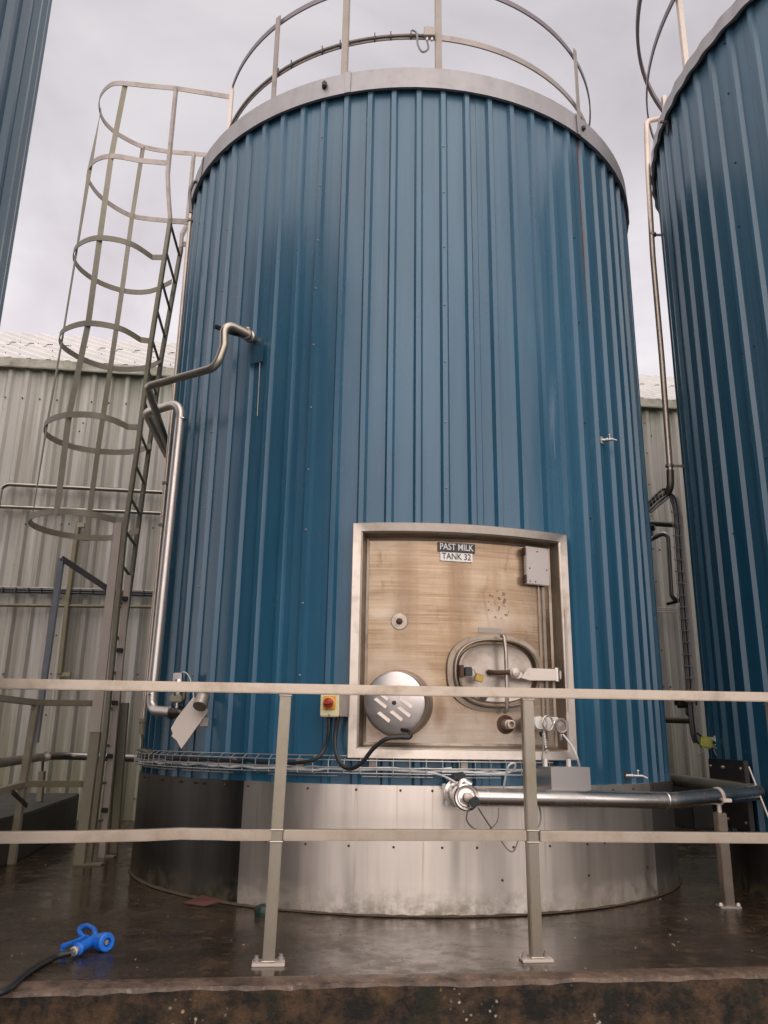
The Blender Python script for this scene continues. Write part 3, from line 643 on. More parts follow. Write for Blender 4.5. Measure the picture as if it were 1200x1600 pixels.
for a in (-84,-40,-130,0,40): MB().box(pol(a,RR-.02,RZ+.85,RC),(.04,.045,1.6)).build('rail_post',M['galv_pale'],rt,bevel=.003)
RRING=clad_ring(RR,4.615384,-86.0,.027,.15)
for px,py in ((1128,67),(1134,145),(1145,253),(1150,353),(1174,540),(1160,552),(1131,571),(1106,587),(1086,603),(1071,615),(1192,715),(1086,776),(1141,833),(1191,978)):
    P=atc(px,py,RR,RC); a=azof(P,RC); put_screw(me_dark,rt,pol(a,rib_r(a,RRING)+.002,P.z,RC),a)
P=atc(1044,190,RR,RC); n_=(P-RC); n_.z=0; n_.normalize(); s=V((-n_.y,n_.x,0))
tp=thing('hook_bracket',P-V((0,0,.1)),'dark steel hook bracket under the rim of the right tank','bracket')
MB().prism([P+s*.05+V((0,0,.06)),P-s*.02+V((0,0,-.13)),P-s*.05+V((0,0,.0))],n_*.01).build('plate',M['dark_panel'],tp)
MB().tube([P+n_*.0,P+n_*.07],.014,8).build('hook',M['galv_top'],tp)
# dark inspection panel low on right tank, with bolts
ps=[atc(1113,1185,RR+.02,RC),atc(1170,1196,RR+.02,RC),atc(1176,1287,RR+.02,RC),atc(1122,1287,RR+.02,RC)]
a0,a1=azof(ps[0],RC),azof(ps[1],RC)
dp=thing('inspection_panel',pol((a0+a1)/2,RR+.01,ps[2].z,RC),'flat dark brown panel with bolts low on the right tank','panel')
MB().prism([pol(a0,RR+.02,ps[0].z,RC),pol(a1,RR+.02,ps[0].z,RC),pol(a1,RR+.02,ps[2].z-.05,RC),pol(a0,RR+.02,ps[2].z-.05,RC)],pol((a0+a1)/2,.03,0,RC)-V((RC.x,RC.y,0))).build('plate',M['dark_panel'],dp,bevel=.004)
for k in range(3):
    a=a0+(a1-a0)*(.08+.42*k)
    for z in (ps[0].z-.05,ps[2].z+.0): 
        MB().lathe(pol(a,RR+.035,z,RC),pol(a,1,0,RC)-pol(a,0,0,RC),[(.012,0),(.012,.015),(.007,.022)],8).build('bolt',M['pipe_dark'],dp)
LC=V((-3.73,2.77,0))
lt=thing('milk_tank',LC,'blue grey ribbed tank cut off by the left edge of the view','tank','blue clad tanks on the platform')
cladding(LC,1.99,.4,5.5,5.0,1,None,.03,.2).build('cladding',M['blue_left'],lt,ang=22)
drum(MB(),LC,[(1.97,.42),(1.97,0)]).build('skirt_sheet',M['skirt_dark'],lt)
fascia_mb(LC,1.985,5.48,5.66).build('fascia',M['fascia'],lt)
for k in range(9):
    for a in (61,71): put_screw(me_dark,lt,pol(a,1.985,1.2+.5*k,LC),a)
# ------------------------------------------------------------------ the shed behind
W0=atz(0,577,5.35); W1=atz(1050,643,5.35); W0.z=W1.z=0; wd=(W1-W0).normalized(); wn=V((wd.y,-wd.x,0))
if wn.y>0: wn=-wn
WA=W0-wd*8; WLEN=(W1-W0).length+16
shed=thing('shed',W0.lerp(W1,.5)-wn*4,'long grey sheet metal shed with mossy streaks and pale roof behind the tanks','shed')
def corr(mb,org,ud,vd,nd,L,Hh,per,crest,slope,depth,shear=0,nv=1):
    us=[];k=0
    while k*per<L:
        b=k*per
        us+=[(b,0),(b+per*(1-crest-2*slope),0),(b+per*(1-crest-slope),depth),(b+per*(1-slope),depth)]
        k+=1
    vs=[];n=len(us)
    for j in range(nv+1):
        v=Hh*j/nv
        for uu,dd in us: vs.append(org+ud*(uu-shear*v)+vd*v+nd*(dd+(random.uniform(-.002,.002) if nv>1 else 0)))
    return mb.add(vs,[(j*n+i,j*n+i+1,(j+1)*n+i+1,(j+1)*n+i) for j in range(nv) for i in range(n-1)])
corr(MB(),WA,wd,V((0,0,1)),wn,WLEN,5.42,.205,.2,.16,.035,nv=4).build('wall',M['shed'],shed,ang=20)
fl0=WA+wn*.05; fl1=WA+wd*WLEN+wn*.05
fl=MB().prism([fl0+V((0,0,5.36)),fl0+wn*.05+V((0,0,5.35)),fl0+wn*.055+V((0,0,5.365)),fl0+wn*.005+V((0,0,5.38)),fl0+wn*.0+V((0,0,5.50)),fl0-wn*.02+V((0,0,5.50))],wd*WLEN).build('eaves_flashing',M['flash'],shed)
RPIT=R_(36); vd=(-wn*math.cos(RPIT)+V((0,0,math.sin(RPIT)))).normalized(); rn=wd.cross(vd); rn=rn if rn.z>0 else -rn
EO=WA+wn*.0+V((0,0,5.49))
T0=atp(100,562,EO,rn); T1=atp(-12,525,EO,rn); du=(T1-T0).dot(wd); dv=(T1-T0).dot(vd); shear=-du/dv
TP=atp(100,529,EO,rn); RLEN=(TP-EO).dot(vd)
corr(MB(),EO,wd,vd,rn,WLEN+8,RLEN,.24,.22,.16,.04,shear=shear).build('roof',M['roof'],shed,ang=20)
corr(MB(),EO+vd*(RLEN*.55)+rn*.012-wd*(shear*RLEN*.55),wd,vd,rn,WLEN+8,RLEN*.46,.24,.22,.16,.04,shear=shear).build('roof',M['roof'],shed,ang=20)
MB().box(WA.lerp(WA+wd*WLEN,.5)-wn*4+V((0,0,2.6)),(WLEN,7.6,5.2),(wd,wn,V((0,0,1)))).build('shed_core',M['flash'],shed,smooth=False)
wq=[(x,620+.055*x) for x in range(8,280,27)]+[(52,820),(95,1005)][:0]+[(124,674),(130,661),(40,819),(96,819),(108,819),(95,935),(88,993),(5,1053),(80,1053),(215,1054),(239,825),(72,1117),(210,1248),(1007,661),(1018,681),(1011,708),(1014,757),(1017,806),(1020,858),(1031,859),(1025,909),(1034,1016),(1037,1073),(1048,1073)]
for x,y in wq:
    P=atp(x,y,W0+wn*.042,wn); o=put_screw(me_dark,shed,P,math.degrees(math.atan2(wn.x,-wn.y))); o.scale=(1.5,1.5,1.5)
rq=[(x+random.uniform(-4,4),533+x*.07+k*9) for k in (0,1,2) for x in range(6,270,26) if random.random()<.6]
for x,y in rq:
    P=atp(x,y,EO+rn*.045,rn); o=put_screw(me_dark,shed,P,0); o.rotation_euler=(-(math.pi/2-RPIT),0,0); o.scale=(1.2,1.2,1.2)
# ------------------------------------------------------------------ caged ladder
def ny(z): return 6.38-.06*z if z<4.6 else 6.10-.02*(z-4.6)
def near(x,y):
    Y=6.3
    for _ in range(6): Y=ny(aty(x,y,Y).z)
    return aty(x,y,Y)
def far(x,y):
    Y=6.8
    for _ in range(6): Y=ny(aty(x,y,Y).z)+.52
    return aty(x,y,Y)
lad=thing('cage_ladder',atz(148,1345,0),'tall weathered steel ladder with a hooped safety cage left of the middle tank','ladder')
nb=atz(140,1347,0); nst=[nb,near(165,1145),near(195,830),near(215,700),near(236,535),near(258,397),near(266,345)]
fst=[atz(166,1335,0),far(192,1000),far(215,830),far(233,700),far(252,560),far(283,388)]
MB().bar(nst,.05,.032,up=(-1,0,0)).build('stile',M['galv'],lad,bevel=.003)
MB().bar(fst,.05,.032,up=(-1,0,0)).build('stile',M['galv'],lad,bevel=.003)
ztop=6.6
ext=[near(266,345),atz(262,318,5.55) if 0 else near(263,300),near(262,270),atz(266,240,5.95) if 0 else near(265,240),atz(275,138,ztop)]
ext[2]=aty(262,272,6.08)
MB().bar(ext,.05,.03,up=(-1,0,0)).build('stile_extension',M['galv_top'],lad,bevel=.003)
fe=[far(283,388),far(284,368),aty(292,352,6.85),atz(303,240,ztop)]
MB().bar(fe,.05,.03,up=(-1,0,0)).build('stile_extension',M['galv_top'],lad,bevel=.003)
def interp(path,z):
    for a,b in zip(path,path[1:]):
        if a.z<=z<=b.z: return a.lerp(b,(z-a.z)/(b.z-a.z))
    return path[-1].copy() if z>path[-1].z else path[0].copy()
k=0; z=.28
while z<5.3:
    MB().tube([interp(nst,z),interp(fst,z)],.012,8).build('rung',M['galv'],lad); z+=.275
HO=[([(363,152),(275,138),(230,134),(185,130),(168,136),(157,150),(155,165),(160,185),(172,200),(190,213),(223,229),(265,237),(303,240),(330,243)],6.6),
([(267,255),(220,251),(177,244),(150,250),(137,267),(139,283),(160,310),(200,335),(233,342),(282,346)],None),
([(253,402),(238,402),(207,382),(173,373),(143,373),(120,385),(115,402),(127,422),(157,442),(197,455),(235,455),(268,440)],None),
([(235,533),(220,531),(187,513),(140,505),(107,512),(93,525),(100,543),(133,563),(173,575),(207,577),(235,572),(253,562)],None),
([(218,668),(200,667),(173,655),(140,648),(100,649),(75,658),(69,670),(78,683),(110,697),(153,705),(203,706),(236,697)],None),
([(200,814),(181,813),(146,804),(104,799),(62,802),(45,811),(54,822),(83,832),(125,839),(177,840),(217,829)],None)]
HZ=[];CEN=[]
for pts,hz in HO:
    if hz is None: hz=near(*pts[0]).z
    HZ.append(hz); P=[atz(x,y,hz) for x,y in pts]
    if hz<6: P[0]=interp(nst+ext[1:],hz)
    CEN.append(sum(P[2:-2],V((0,0,0)))/len(P[2:-2]))
    P=([P[0]]+spline(P[1:],5)) if hz<6 else P[:2]+spline(P[2:],5)
    MB().bar(P,.006,.05).build('cage_hoop',M['galv_top'] if hz>5 else M['galv'],lad)
for pts in ([(157,172),(140,262),(119,392),(97,527),(73,662),(49,812)],[(195,132),(173,245),(155,373),(137,506),(107,649),(88,799)],[(223,229),(206,337),(190,453),(172,574),(152,704),(134,840)]):
    P=[atz(x,y,h) for (x,y),h in zip(pts,HZ)]; P.append(P[-1]+(P[-1]-P[-2]).normalized()*.03)
    P=[p+V((.004,0,0)) for p in P]
    cx=sum((p.x for p in P))/len(P)
    cen=V((-2.55,6.6,0)); 
    MB().bar(P,.045,.006,up=lambda i,P=P: (lambda d:V((d.x,d.y,0)))(P[i]-CEN[min(i,5)])).build('cage_strap',M['galv'],lad)
# pale guard sheet beside the lower stile
gs=[near(186,818),near(150,1143)]
cvr=MB(); a,b=gs; w0=V((.075,0.0,0))
cvr.add([near(181,818)+V((0,-.03,0)),near(192,818)+V((0,-.03,0)),near(158,1144)+V((0,-.03,0)),near(141,1144)+V((0,-.03,0)),near(181,818)+V((0,.0,0)),near(192,818)+V((0,.0,0)),near(158,1144),near(141,1144)],[(0,1,2,3),(4,7,6,5),(0,4,5,1),(1,5,6,2),(2,6,7,3),(3,7,4,0)]).build('guard_sheet',M['galv_pale'],lad,bevel=.002)
MB().bar([atz(124,1352,0),near(150,1144)],.05,.075,up=(-1,0,0)).build('lower_post',M['galv'],lad,bevel=.003)
MB().bar([atz(152,1343,0)+V((0,.1,0)),near(195,895)+V((0,.1,0))],.03,.05,up=(-1,0,0)).build('lock_strip',M['galv_pale'],lad,bevel=.003)
MB().bar([atz(176,1333,0)+V((0,.02,0)),far(195,1098)],.04,.065,up=(-1,0,0)).build('lower_post',M['galv'],lad,bevel=.003)
for zz in (.35,.75,1.15,1.55,1.95): 
    p=interp([atz(152,1343,0)+V((0,.09,0)),near(195,895)+V((0,.09,0))],zz); MB().box(p+V((0,-.03,0)),(.045,.03,.035)).build('bolt_head',M['dark_panel'],lad,bevel=.004)
for xx,yy in ((130,1350),(150,1350),(170,1338)):
    MB().box(atz(xx,yy,.006),(.10,.09,.012)).build('foot_plate',M['galv'],lad,bevel=.002)
# standoff brackets from ladder to tank
for p,q in ((near(264,345),(300,347)),(far(284,382),(298,381))):
    MB().bar([p,aty(q[0],q[1],p.y-.1)],.008,.05).build('standoff',M['galv_top'],lad)
# ------------------------------------------------------------------ front railing
RL=V((0,3.755,0)); rd=V((1,.108,0)).normalized(); rnn=V((rd.y,-rd.x,0))
def onr(x,y,o=0): return atp(x,y,RL+rnn*o,rnn)
rail=thing('guard_railing',onr(600,1500)*V((1,1,0)) if False else V((.1,3.766,0)),'long satin stainless guard railing across the front with a bent middle rail','railing','box section railings')
pa=onr(0,1068.3); pb=onr(1197,1089.3); d=(pb-pa); 
MB().bar([pa-d*.10,pa+d*.35,pb+d*.28],.044,.044).build('top_rail',M['rail'],rail,bevel=.004)
mids=[(-60,1309),(120,1307),(230,1304.5),(285,1302),(300,1302.5),(345,1303),(362,1304),(424,1304.3)]
MB().bar([onr(x,y) for x,y in mids],.042,.046).build('middle_rail',M['rail'],rail,bevel=.004)
MB().bar([onr(443,1304.3),onr(821,1304.8)],.042,.046).build('middle_rail',M['rail'],rail,bevel=.004)
MB().bar([onr(842,1306),onr(1225,1309.2)],.042,.046).build('middle_rail',M['rail'],rail,bevel=.004)
def post(xt,yt,xb,yb):
    b=atz(xb,yb,.012); t_=onr(xt,yt); t_=V((t_.x,t_.y,onr(xt,1070+.0175*xt).z-.022))
    MB().bar([b,t_],.05,.05,up=rnn).build('post',M['post'],rail,bevel=.004)
    for zz_ in (t_.z-.004,onr(xt,1304+.003*xt).z+.024,onr(xt,1304+.003*xt).z-.024,.016):
        pz=b.lerp(t_,(zz_-b.z)/(t_.z-b.z)); MB().tube([pz+rd*a_+rnn*b_ for a_,b_ in ((-.026,-.026),(.026,-.026),(.026,.026),(-.026,.026))],.0035,6,closed=True).build('weld_bead',M['lid'],rail)
    bpz=MB().box(b+V((0,0,-.006)),(.135,.075,.012),(rd,rnn,V((0,0,1)))).build('base_plate',M['galv_pale'],rail,bevel=.002)
    for dx,dy in ((-.05,.0),(.05,-.02)):
        MB().lathe(b+rd*dx+rnn*dy,V((0,0,1)),[(.014,0),(.014,.01),(.009,.012),(.009,.022)],8).build('bolt',M['galv_top'],bpz)
post(446.5,1086,419.5,1502); post(823,1090,837.5,1496)
post(1207,1100,1245,1487); post(-20,1080,-75,1520)
# railing beside the ramp at back left
bp_=aty(57,1097,6.3); pb0=V((bp_.x,bp_.y,0))
brl=thing('guard_railing',pb0,'short mossy box section railing behind the ladder at the left','railing','box section railings')
MB().bar([pb0+V((-.03,0,0)),aty(36,1225,6.3),aty(57,1097,6.3)],.05,.05,up=(0,1,0)).build('post',M['galv'],brl,bevel=.003)
MB().bar([aty(57,1098,6.3),aty(147,1099,6.38)],.04,.045).build('top_rail',M['pipe_olive'],brl,bevel=.003)
MB().bar([aty(57,1098,6.3),aty(0,1091,5.75),aty(-70,1083,5.1)],.04,.045).build('top_rail',M['galv'],brl,bevel=.003)
MB().bar([aty(39,1225,6.3),aty(134,1225,6.38)],.04,.045).build('middle_rail',M['pipe_olive'],brl,bevel=.003)
MB().bar([aty(36,1226,6.3),aty(0,1236,5.75),aty(-70,1258,5.1)],.04,.045).build('middle_rail',M['galv'],brl,bevel=.003)
MB().bar([aty(19,1237,5.95),aty(42,1259,6.28)],.012,.03).build('brace',M['dark_panel'],brl)
# lighting style angled bar: pole with arm reaching the ladder
pt=aty(92,870,6.36); pbm=aty(58,1097,6.36)
lp=thing('steel_pole',V((pbm.x,pbm.y,pbm.z-.3)),'blue grey steel pole with a dark slanting arm to the ladder','pole')
MB().bar([pbm+V((0,.06,-.3)),pt+V((0,.06,0))],.04,.045,up=(-1,0,0)).build('upright',M['pole'],lp,bevel=.003)
MB().bar([pt+V((0,.06,0)),aty(168,920,6.5)],.045,.045,up=(0,0,1)).build('arm',M['dark_panel'],lp,bevel=.003)
# ramp block
g=[V((-2.64,5.5,0)),V((-2.69,6.6,0)),V((-2.99,8.39,0)),V((-3.1,8.8,0)),V((-7,8.3,0)),V((-7,5.5,0))]
rb=MB().prism([p.copy() for p in g],V((0,0,.33))).build('concrete_plinth',M['kerb'],bevel=.01); tag(rb,'low black stained concrete plinth behind the left railing','plinth')
g=[W1+wn*.02-wd*2.2,W1+wn*.02+wd*3,W1+wn*.9+wd*3,W1+wn*.9-wd*.3]
pk=MB().box(W1+wd*1.0+wn*.55+V((0,0,.22)),(3.2,.5,.44),(wd,wn,V((0,0,1)))).build('concrete_plinth',M['kerb'],bevel=.01); tag(pk,'dark low concrete plinth between the middle and right tanks','plinth')
# ------------------------------------------------------------------ shed pipes and left rear services
def wp(x,y,o): return atp(x,y,W0+wn*o,wn)
def pipe(pts,r,mat,label,name='pipe',cat='pipe',bend=.06,group=None,n=14):
    o=MB().tube(pts,r,n,bend=bend).build(name,M[mat]); return tag(o,label,cat,group)
pipe([wp(-12,840,.12),wp(2,762,.12),wp(12,756.5,.12),wp(267,770,.12)],.026,'pipe_dull','upper dull steel pipe running level along the shed wall at left','pipe',group='pipes along the shed wall')
pipe([wp(-30,790,.10),wp(252,802,.10)],.024,'pipe_dull','lower dull steel pipe on the shed wall, just under a similar one','pipe',group='pipes along the shed wall')
pipe([wp(-30,945,.1),wp(239,948.5,.1)],.019,'pipe_olive','thin yellowish pipe on the shed wall under the cable run','pipe',group='pipes along the shed wall')
cr=thing('cable_tray',wp(120,930,.08),'black cable run with thin blue wires clipped along the shed wall','cable tray')
for y,r,mt in ((918,.012,'galv_top'),(921,.018,'black'),(924.5,.016,'rubber'),(927,.006,'grey_cable')):
    MB().tube([wp(-30,y-1,.09),wp(120,y+2,.09),wp(240,y+5.5,.09)],r,8).build('cable',M[mt],cr)
for i in range(12): MB().box(wp(5+20*i,921.5+.022*(5+20*i),.10),(.010,.05,.06)).build('clip',M['rubber'],cr)
cs=thing('channel_strut',wp(95,1055,.1),'vertical dark steel channel strut bolted to the shed wall','strut')
MB().bar([wp(123,815,.10),wp(106,940,.10),wp(94,1054,.10)],.07,.05,up=(-1,0,0)).build('channel',M['pipe_olive'],cs,bevel=.004)
MB().box(wp(100,1054,.10),(.16,.05,.05)).build('foot',M['galv'],cs,bevel=.004)
MB().box(wp(127,821,.12),(.09,.05,.06)).build('foot',M['galv'],cs,bevel=.004)
bpipe=thing('pipe',aty(104,1181,7.9)*V((1,1,0)),'large dull pipe bending along the shed at knee height behind the ladder','pipe')
pth=[aty(222,1185,7.9),aty(104,1181,7.9),aty(74,1181.5,7.6),aty(0,1192,6.0),aty(-40,1200,5.3)]
MB().tube(pth,.035,16,bend=.15).build('run',M['pipe_dull'],bpipe)
MB().lathe(aty(72,1182,7.45),(pth[3]-pth[2]),[(.04,-.02),(.044,0),(.04,.02)],16).build('union',M['pipe'],bpipe)
sp=aty(66,1220,7.6); 
MB().bar([V((sp.x,sp.y,.33)),aty(66,1205,7.6)],.05,.05,up=(0,1,0)).build('stand',M['galv'],bpipe,bevel=.004)
MB().tube([aty(66,1206,7.6),aty(67,1187,7.6)],.012,8).build('threaded_rod',M['dark_panel'],bpipe)
# ------------------------------------------------------------------ pipes on the left of the tank
V1Y=5.42
zt=aty(283,630,V1Y).z
P1=[atz(262,712,zt),atz(228,645,zt),aty(284,628,V1Y),aty(238,1078,V1Y),aty(243,1112,V1Y-.03),aty(270,1113,5.25)]
lp1=thing('product_pipe',P1[3],'bright vertical stainless pipe down the left side of the middle tank to its bottom valve','pipe')
MB().tube(P1[:3]+[P1[3],aty(236.5,1110,V1Y),aty(272,1113,5.25)],.033,16,bend=.11).build('run',M['pipe_satin'],lp1)
for q in (.12,.5,.9):
    pass
for x,y in ((286,655),(238,1085)):
    c0=aty(x-1,y,V1Y); MB().lathe(c0,V((0.02,0,1)),[(.0335,-.004),(.035,0),(.0335,.004)],16).build('weld_ring',M['pipe'],lp1)
P2=[aty(313,283,5.75),aty(304,282,5.78),aty(297,300,5.8),aty(298,335,5.8),aty(223,1130,5.8)]
lp2=thing('vent_pipe',P2[-1],'thin pale conduit rising beside the left edge of the middle tank to its rim','pipe')
MB().tube(P2[3:],.016,12).build('run',M['pipe_pink'],lp2)
MB().tube([aty(313,283,5.75),aty(303,283,5.78),aty(296,300,5.8),aty(299,333,5.8)],.014,10,bend=.08).build('hose_end',M['ring_dark'],lp2)
MB().lathe(aty(223,1122,5.8),V((0,0,-1)),[(.019,0),(.026,.005),(.026,.03),(.02,.035),(.022,.11)],14).build('coupling',M['galv'],lp2)
MB().tube(spline([aty(222,1140,5.8),aty(223,1158,5.8),aty(222,1175,5.78),aty(226,1186,5.7)]),.010,8).build('cable',M['black'],lp2)
for y in (345,755,820): MB().lathe(aty(298-(y-335)*.0943,y,5.8),V((0,0,1)),[(.018,-.012),(.024,-.01),(.024,.01),(.018,.012)],12).build('clip',M['galv'],lp2)
# upper sample pipe looping from the tank
zA=aty(330,577,4.8).z; tp0=atc(402,533,TR-.02)
PA=[atz(264,703,zA),atz(232,604,zA),aty(330,577,4.8),aty(346,552,4.80),aty(349,512,4.78),aty(362,507,4.80),aty(385,522,4.87)]
ap=thing('product_pipe',aty(349,520,4.8)-V((0,0,.3)),'stainless pipe with a swan neck looping off the upper left of the middle tank','pipe')
MB().tube([atz(264,703,zA),atz(230,604,zA),aty(338,574,4.8),aty(350,540,4.79),aty(350,503,4.77),aty(388,522,4.88)],.027,16,bend=.085).build('run',M['pipe_warm'],ap)
dA=(tp0-aty(385,521,4.87)).normalized()
va=aty(383,521,4.87)
vv=MB().lathe(va,dA,[(.027,0),(.04,.004),(.04,.022),(.03,.026),(.03,.05),(.042,.054),(.042,.08),(.028,.085),(.022,(tp0-va).length)],18).build('valve',M['frame'],ap)
MB().lathe(va+dA*.03+V((0,-.0,.01)),V((0,-.3,1)),[(.02,0),(.026,.02),(.024,.04),(.008,.045)],14).build('bonnet',M['frame'],vv)
MB().bar([va+dA*.02+V((0,-.01,-.02)),aty(362,520,4.86),aty(336,510,4.9)],.02,.03).build('lever',M['black'],vv,bevel=.005)
MB().box(tp0+V((.01,-.0,-.02)),(.05,.05,.07)).build('gland',M['black'],ap,bevel=.006)
pw=atc(403,540,TR+.006)
MB().box(pw+V((0,0,-.05)),(.10,.008,.16),(V((math.cos(R_(-32)),math.sin(R_(-32)),0)),V((math.sin(R_(-32)),-math.cos(R_(-32)),0)),V((0,0,1)))).build('patch_plate',M['blue_left'],ap)
MB().bar([atc(407,550,TR+.004),atc(402,650,TR+.004)],.004,.003,up=(0,-1,0)).build('drip_wire',M['galv_top'],ap)
# bottom left valve with actuator
bt=aty(275,1112,5.22)
bv=thing('drain_valve',bt-V((0,0,.1)),'actuated stainless valve with square top housing at the lower left of the middle tank','valve')
MB().lathe(aty(265,1113,5.26),V((1,-.15,.0)),[(.03,0),(.044,.004),(.044,.02),(.036,.024),(.036,.05),(.044,.054),(.044,.07),(.024,.075),(.03,.12),(.014,.14)],18).build('body',M['pipe_dull'],bv)
MB().lathe(aty(276,1107,5.23),V((0,0,1)),[(.014,0),(.014,.05)],10).build('stem',M['wire'],bv)
MB().box(aty(276,1092,5.23),(.075,.07,.045)).build('yoke',M['galv'],bv,bevel=.006)
MB().lathe(aty(277,1089,5.23),V((0,0,1)),[(.03,0),(.034,.01),(.034,.10),(.03,.11)],18).build('actuator',M['box'],bv)
MB().box(aty(278,1059,5.23),(.055,.05,.06)).build('head',M['box'],bv,bevel=.006)
MB().box(aty(288,1082,5.26),(.018,.05,.09)).build('side_block',M['pipe_olive'],bv,bevel=.004)
MB().tube(spline([aty(281,1053,5.23),aty(287,1050,5.2),aty(294,1055,5.2),aty(299,1068,5.2),aty(303,1095,5.13),aty(300,1130,5.1),aty(296,1152,5.08)]),.004,8).build('cable',M['white_cable'],bv)
bk=thing('drip_shield',atc(318,1120,TR+.02),'pale tilted sheet metal shield below a stained pipe stub at the lower left','shield')
MB().tube([atc(316,1078,TR-.02),atc(317,1090,TR+.10),atc(312,1104,TR+.14)],.042,14,bend=.05).build('pipe_stub',M['lid'],bk)
shp=[(302,1089),(311,1092),(318,1099),(325,1109),(324,1113),(283,1170),(276,1157),(268,1150),(270,1146),(267,1138),(276,1122)]
MB().prism([aty(x,y,5.06+(1170-y)*.0006) for x,y in shp],V((0,.004,0))).build('sheet',M['galv_pale'],bk,smooth=False)
MB().box(atc(320,1128,TR+.01),(.05,.03,.05)).build('lug',M['galv_top'],bk)
# ------------------------------------------------------------------ cable basket round the tank
ct=thing('cable_tray',pol(0,TR+.06,.72),'curved galvanised wire basket tray with cables wrapped round the foot of the cladding','cable tray')
for r,z in ((.015,.812),(.052,.790),(.055,.752),(.052,.722)):
    MB().tube([pol(-73+96*i/60,TR+r,z) for i in range(61)],.0033,6).build('wire',M['wire'],ct)
for a,b in ((-62,-46),(-44,-31),(-24,-12),(-8,3),(8,14)):
    MB().tube([pol(a+(b-a)*i/10,TR+.03,.705) for i in range(11)],.0036,6).build('wire',M['wire'],ct)
for i in range(38):
    a=-72+2.55*i
    MB().tube([pol(a,TR+.015,.812),pol(a,TR+.052,.79),pol(a,TR+.055,.722),pol(a,TR+.015,.706)],.0028,5).build('cross_wire',M['wire'],ct)
for a in (-58,-42,-31.5,-18.5,-6.4,8):
    MB().box(pol(a,TR+.02,.765),(.04,.03,.06),(V((math.cos(R_(a)),math.sin(R_(a)),0)),V((math.sin(R_(a)),-math.cos(R_(a)),0)),V((0,0,1)))).build('tray_clip',M['galv_top'],ct,bevel=.003)
def ring_cable(a0,a1,z0,z1,r,rad,mat,nm='cable',wob=.006):
    n=int(abs(a1-a0)/2.5)+4; p=[pol(a0+(a1-a0)*i/n,TR+r+random.uniform(-wob,wob)*.6,z0+(z1-z0)*i/n+random.uniform(-wob,wob)) for i in range(n+1)]
    return MB().tube(spline(p,3),rad,7).build(nm,M[mat],ct)
ring_cable(-72,21,.740,.740,.042,.0065,'white_cable'); ring_cable(-70,6,.735,.752,.03,.006,'white_cable'); ring_cable(-70,-24,.770,.772,.035,.010,'rubber'); ring_cable(-72,-40,.785,.775,.03,.012,'rubber'); ring_cable(-60,-30,.765,.76,.03,.006,'grey_cable')
ring_cable(-72,-58,.81,.80,.03,.012,'pipe_olive')
# isolator
ip=atc(517,1099,TR+.075); a=R_(-13.7); s=V((math.cos(a),math.sin(a),0)); n_=V((math.sin(a),-math.cos(a),0)); u=V((0,0,1))
iso=thing('isolator_switch',ip-u*.075,'cream isolator box with red rotary knob left of the motor cover','switch')
MB().box(ip-n_*.01,(.108,.075,.148),(s,n_,u)).build('case',M['cream'],iso,bevel=.006)
MB().box(ip+n_*.030,(.070,.006,.075),(s,n_,u)).build('yellow_plate',M['yellow'],iso,bevel=.003)
MB().lathe(ip+n_*.033,n_,[(.036,0),(.035,.006),(.030,.008)],24).build('yellow_ring',M['yellow'],iso)
kb=MB().lathe(ip+n_*.041,n_,[(.029,0),(.028,.012),(.024,.014)],24).build('knob',M['red'],iso)
MB().box(ip+n_*.062,(.05,.018,.014),(s,n_,u)).build('grip',M['red'],kb,bevel=.003)
for dz in (-.064,.064): MB().lathe(ip+n_*.0275+u*dz,n_,[(.006,0),(.005,.003)],10).build('screw_head',M['galv_top'],iso)
MB().box(ip+s*.075-n_*.02,(.045,.05,.145),(s,n_,u)).build('bracket',M['galv_top'],iso,bevel=.003)
MB().box(ip-n_*.045,(.06,.04,.1),(s,n_,u)).build('mount',M['galv_top'],iso)
def cab(pts,r,mat,label,Y=None):
    o=MB().tube(spline(pts,8),r,10).build('power_cable',M[mat]); return tag(o,label,'cable','loose cables on the middle tank')
cab([atc(514,1118,TR+.06),atc(513,1145,TR+.06),atc(508,1168,TR+.06),atc(497,1183,TR+.09),atc(480,1190,TR+.10),atc(455,1192,TR+.09),atc(430,1191,TR+.07)],.0105,'rubber','black cable from the cream isolator box curving left into the wire tray')
cab([atc(529,1118,TR+.06),atc(524,1145,TR+.06),atc(524,1172,TR+.08),atc(532,1193,TR+.11),atc(547,1201,TR+.13),atc(565,1192,TR+.15),atc(583,1170,TR+.17),aty(603,1155,4.50),aty(625,1152,4.5),aty(640,1152,4.5),aty(641,1143,4.56),aty(628,1140,4.62)],.0115,'rubber','black cable looping from the cream isolator box up to the motor cover')
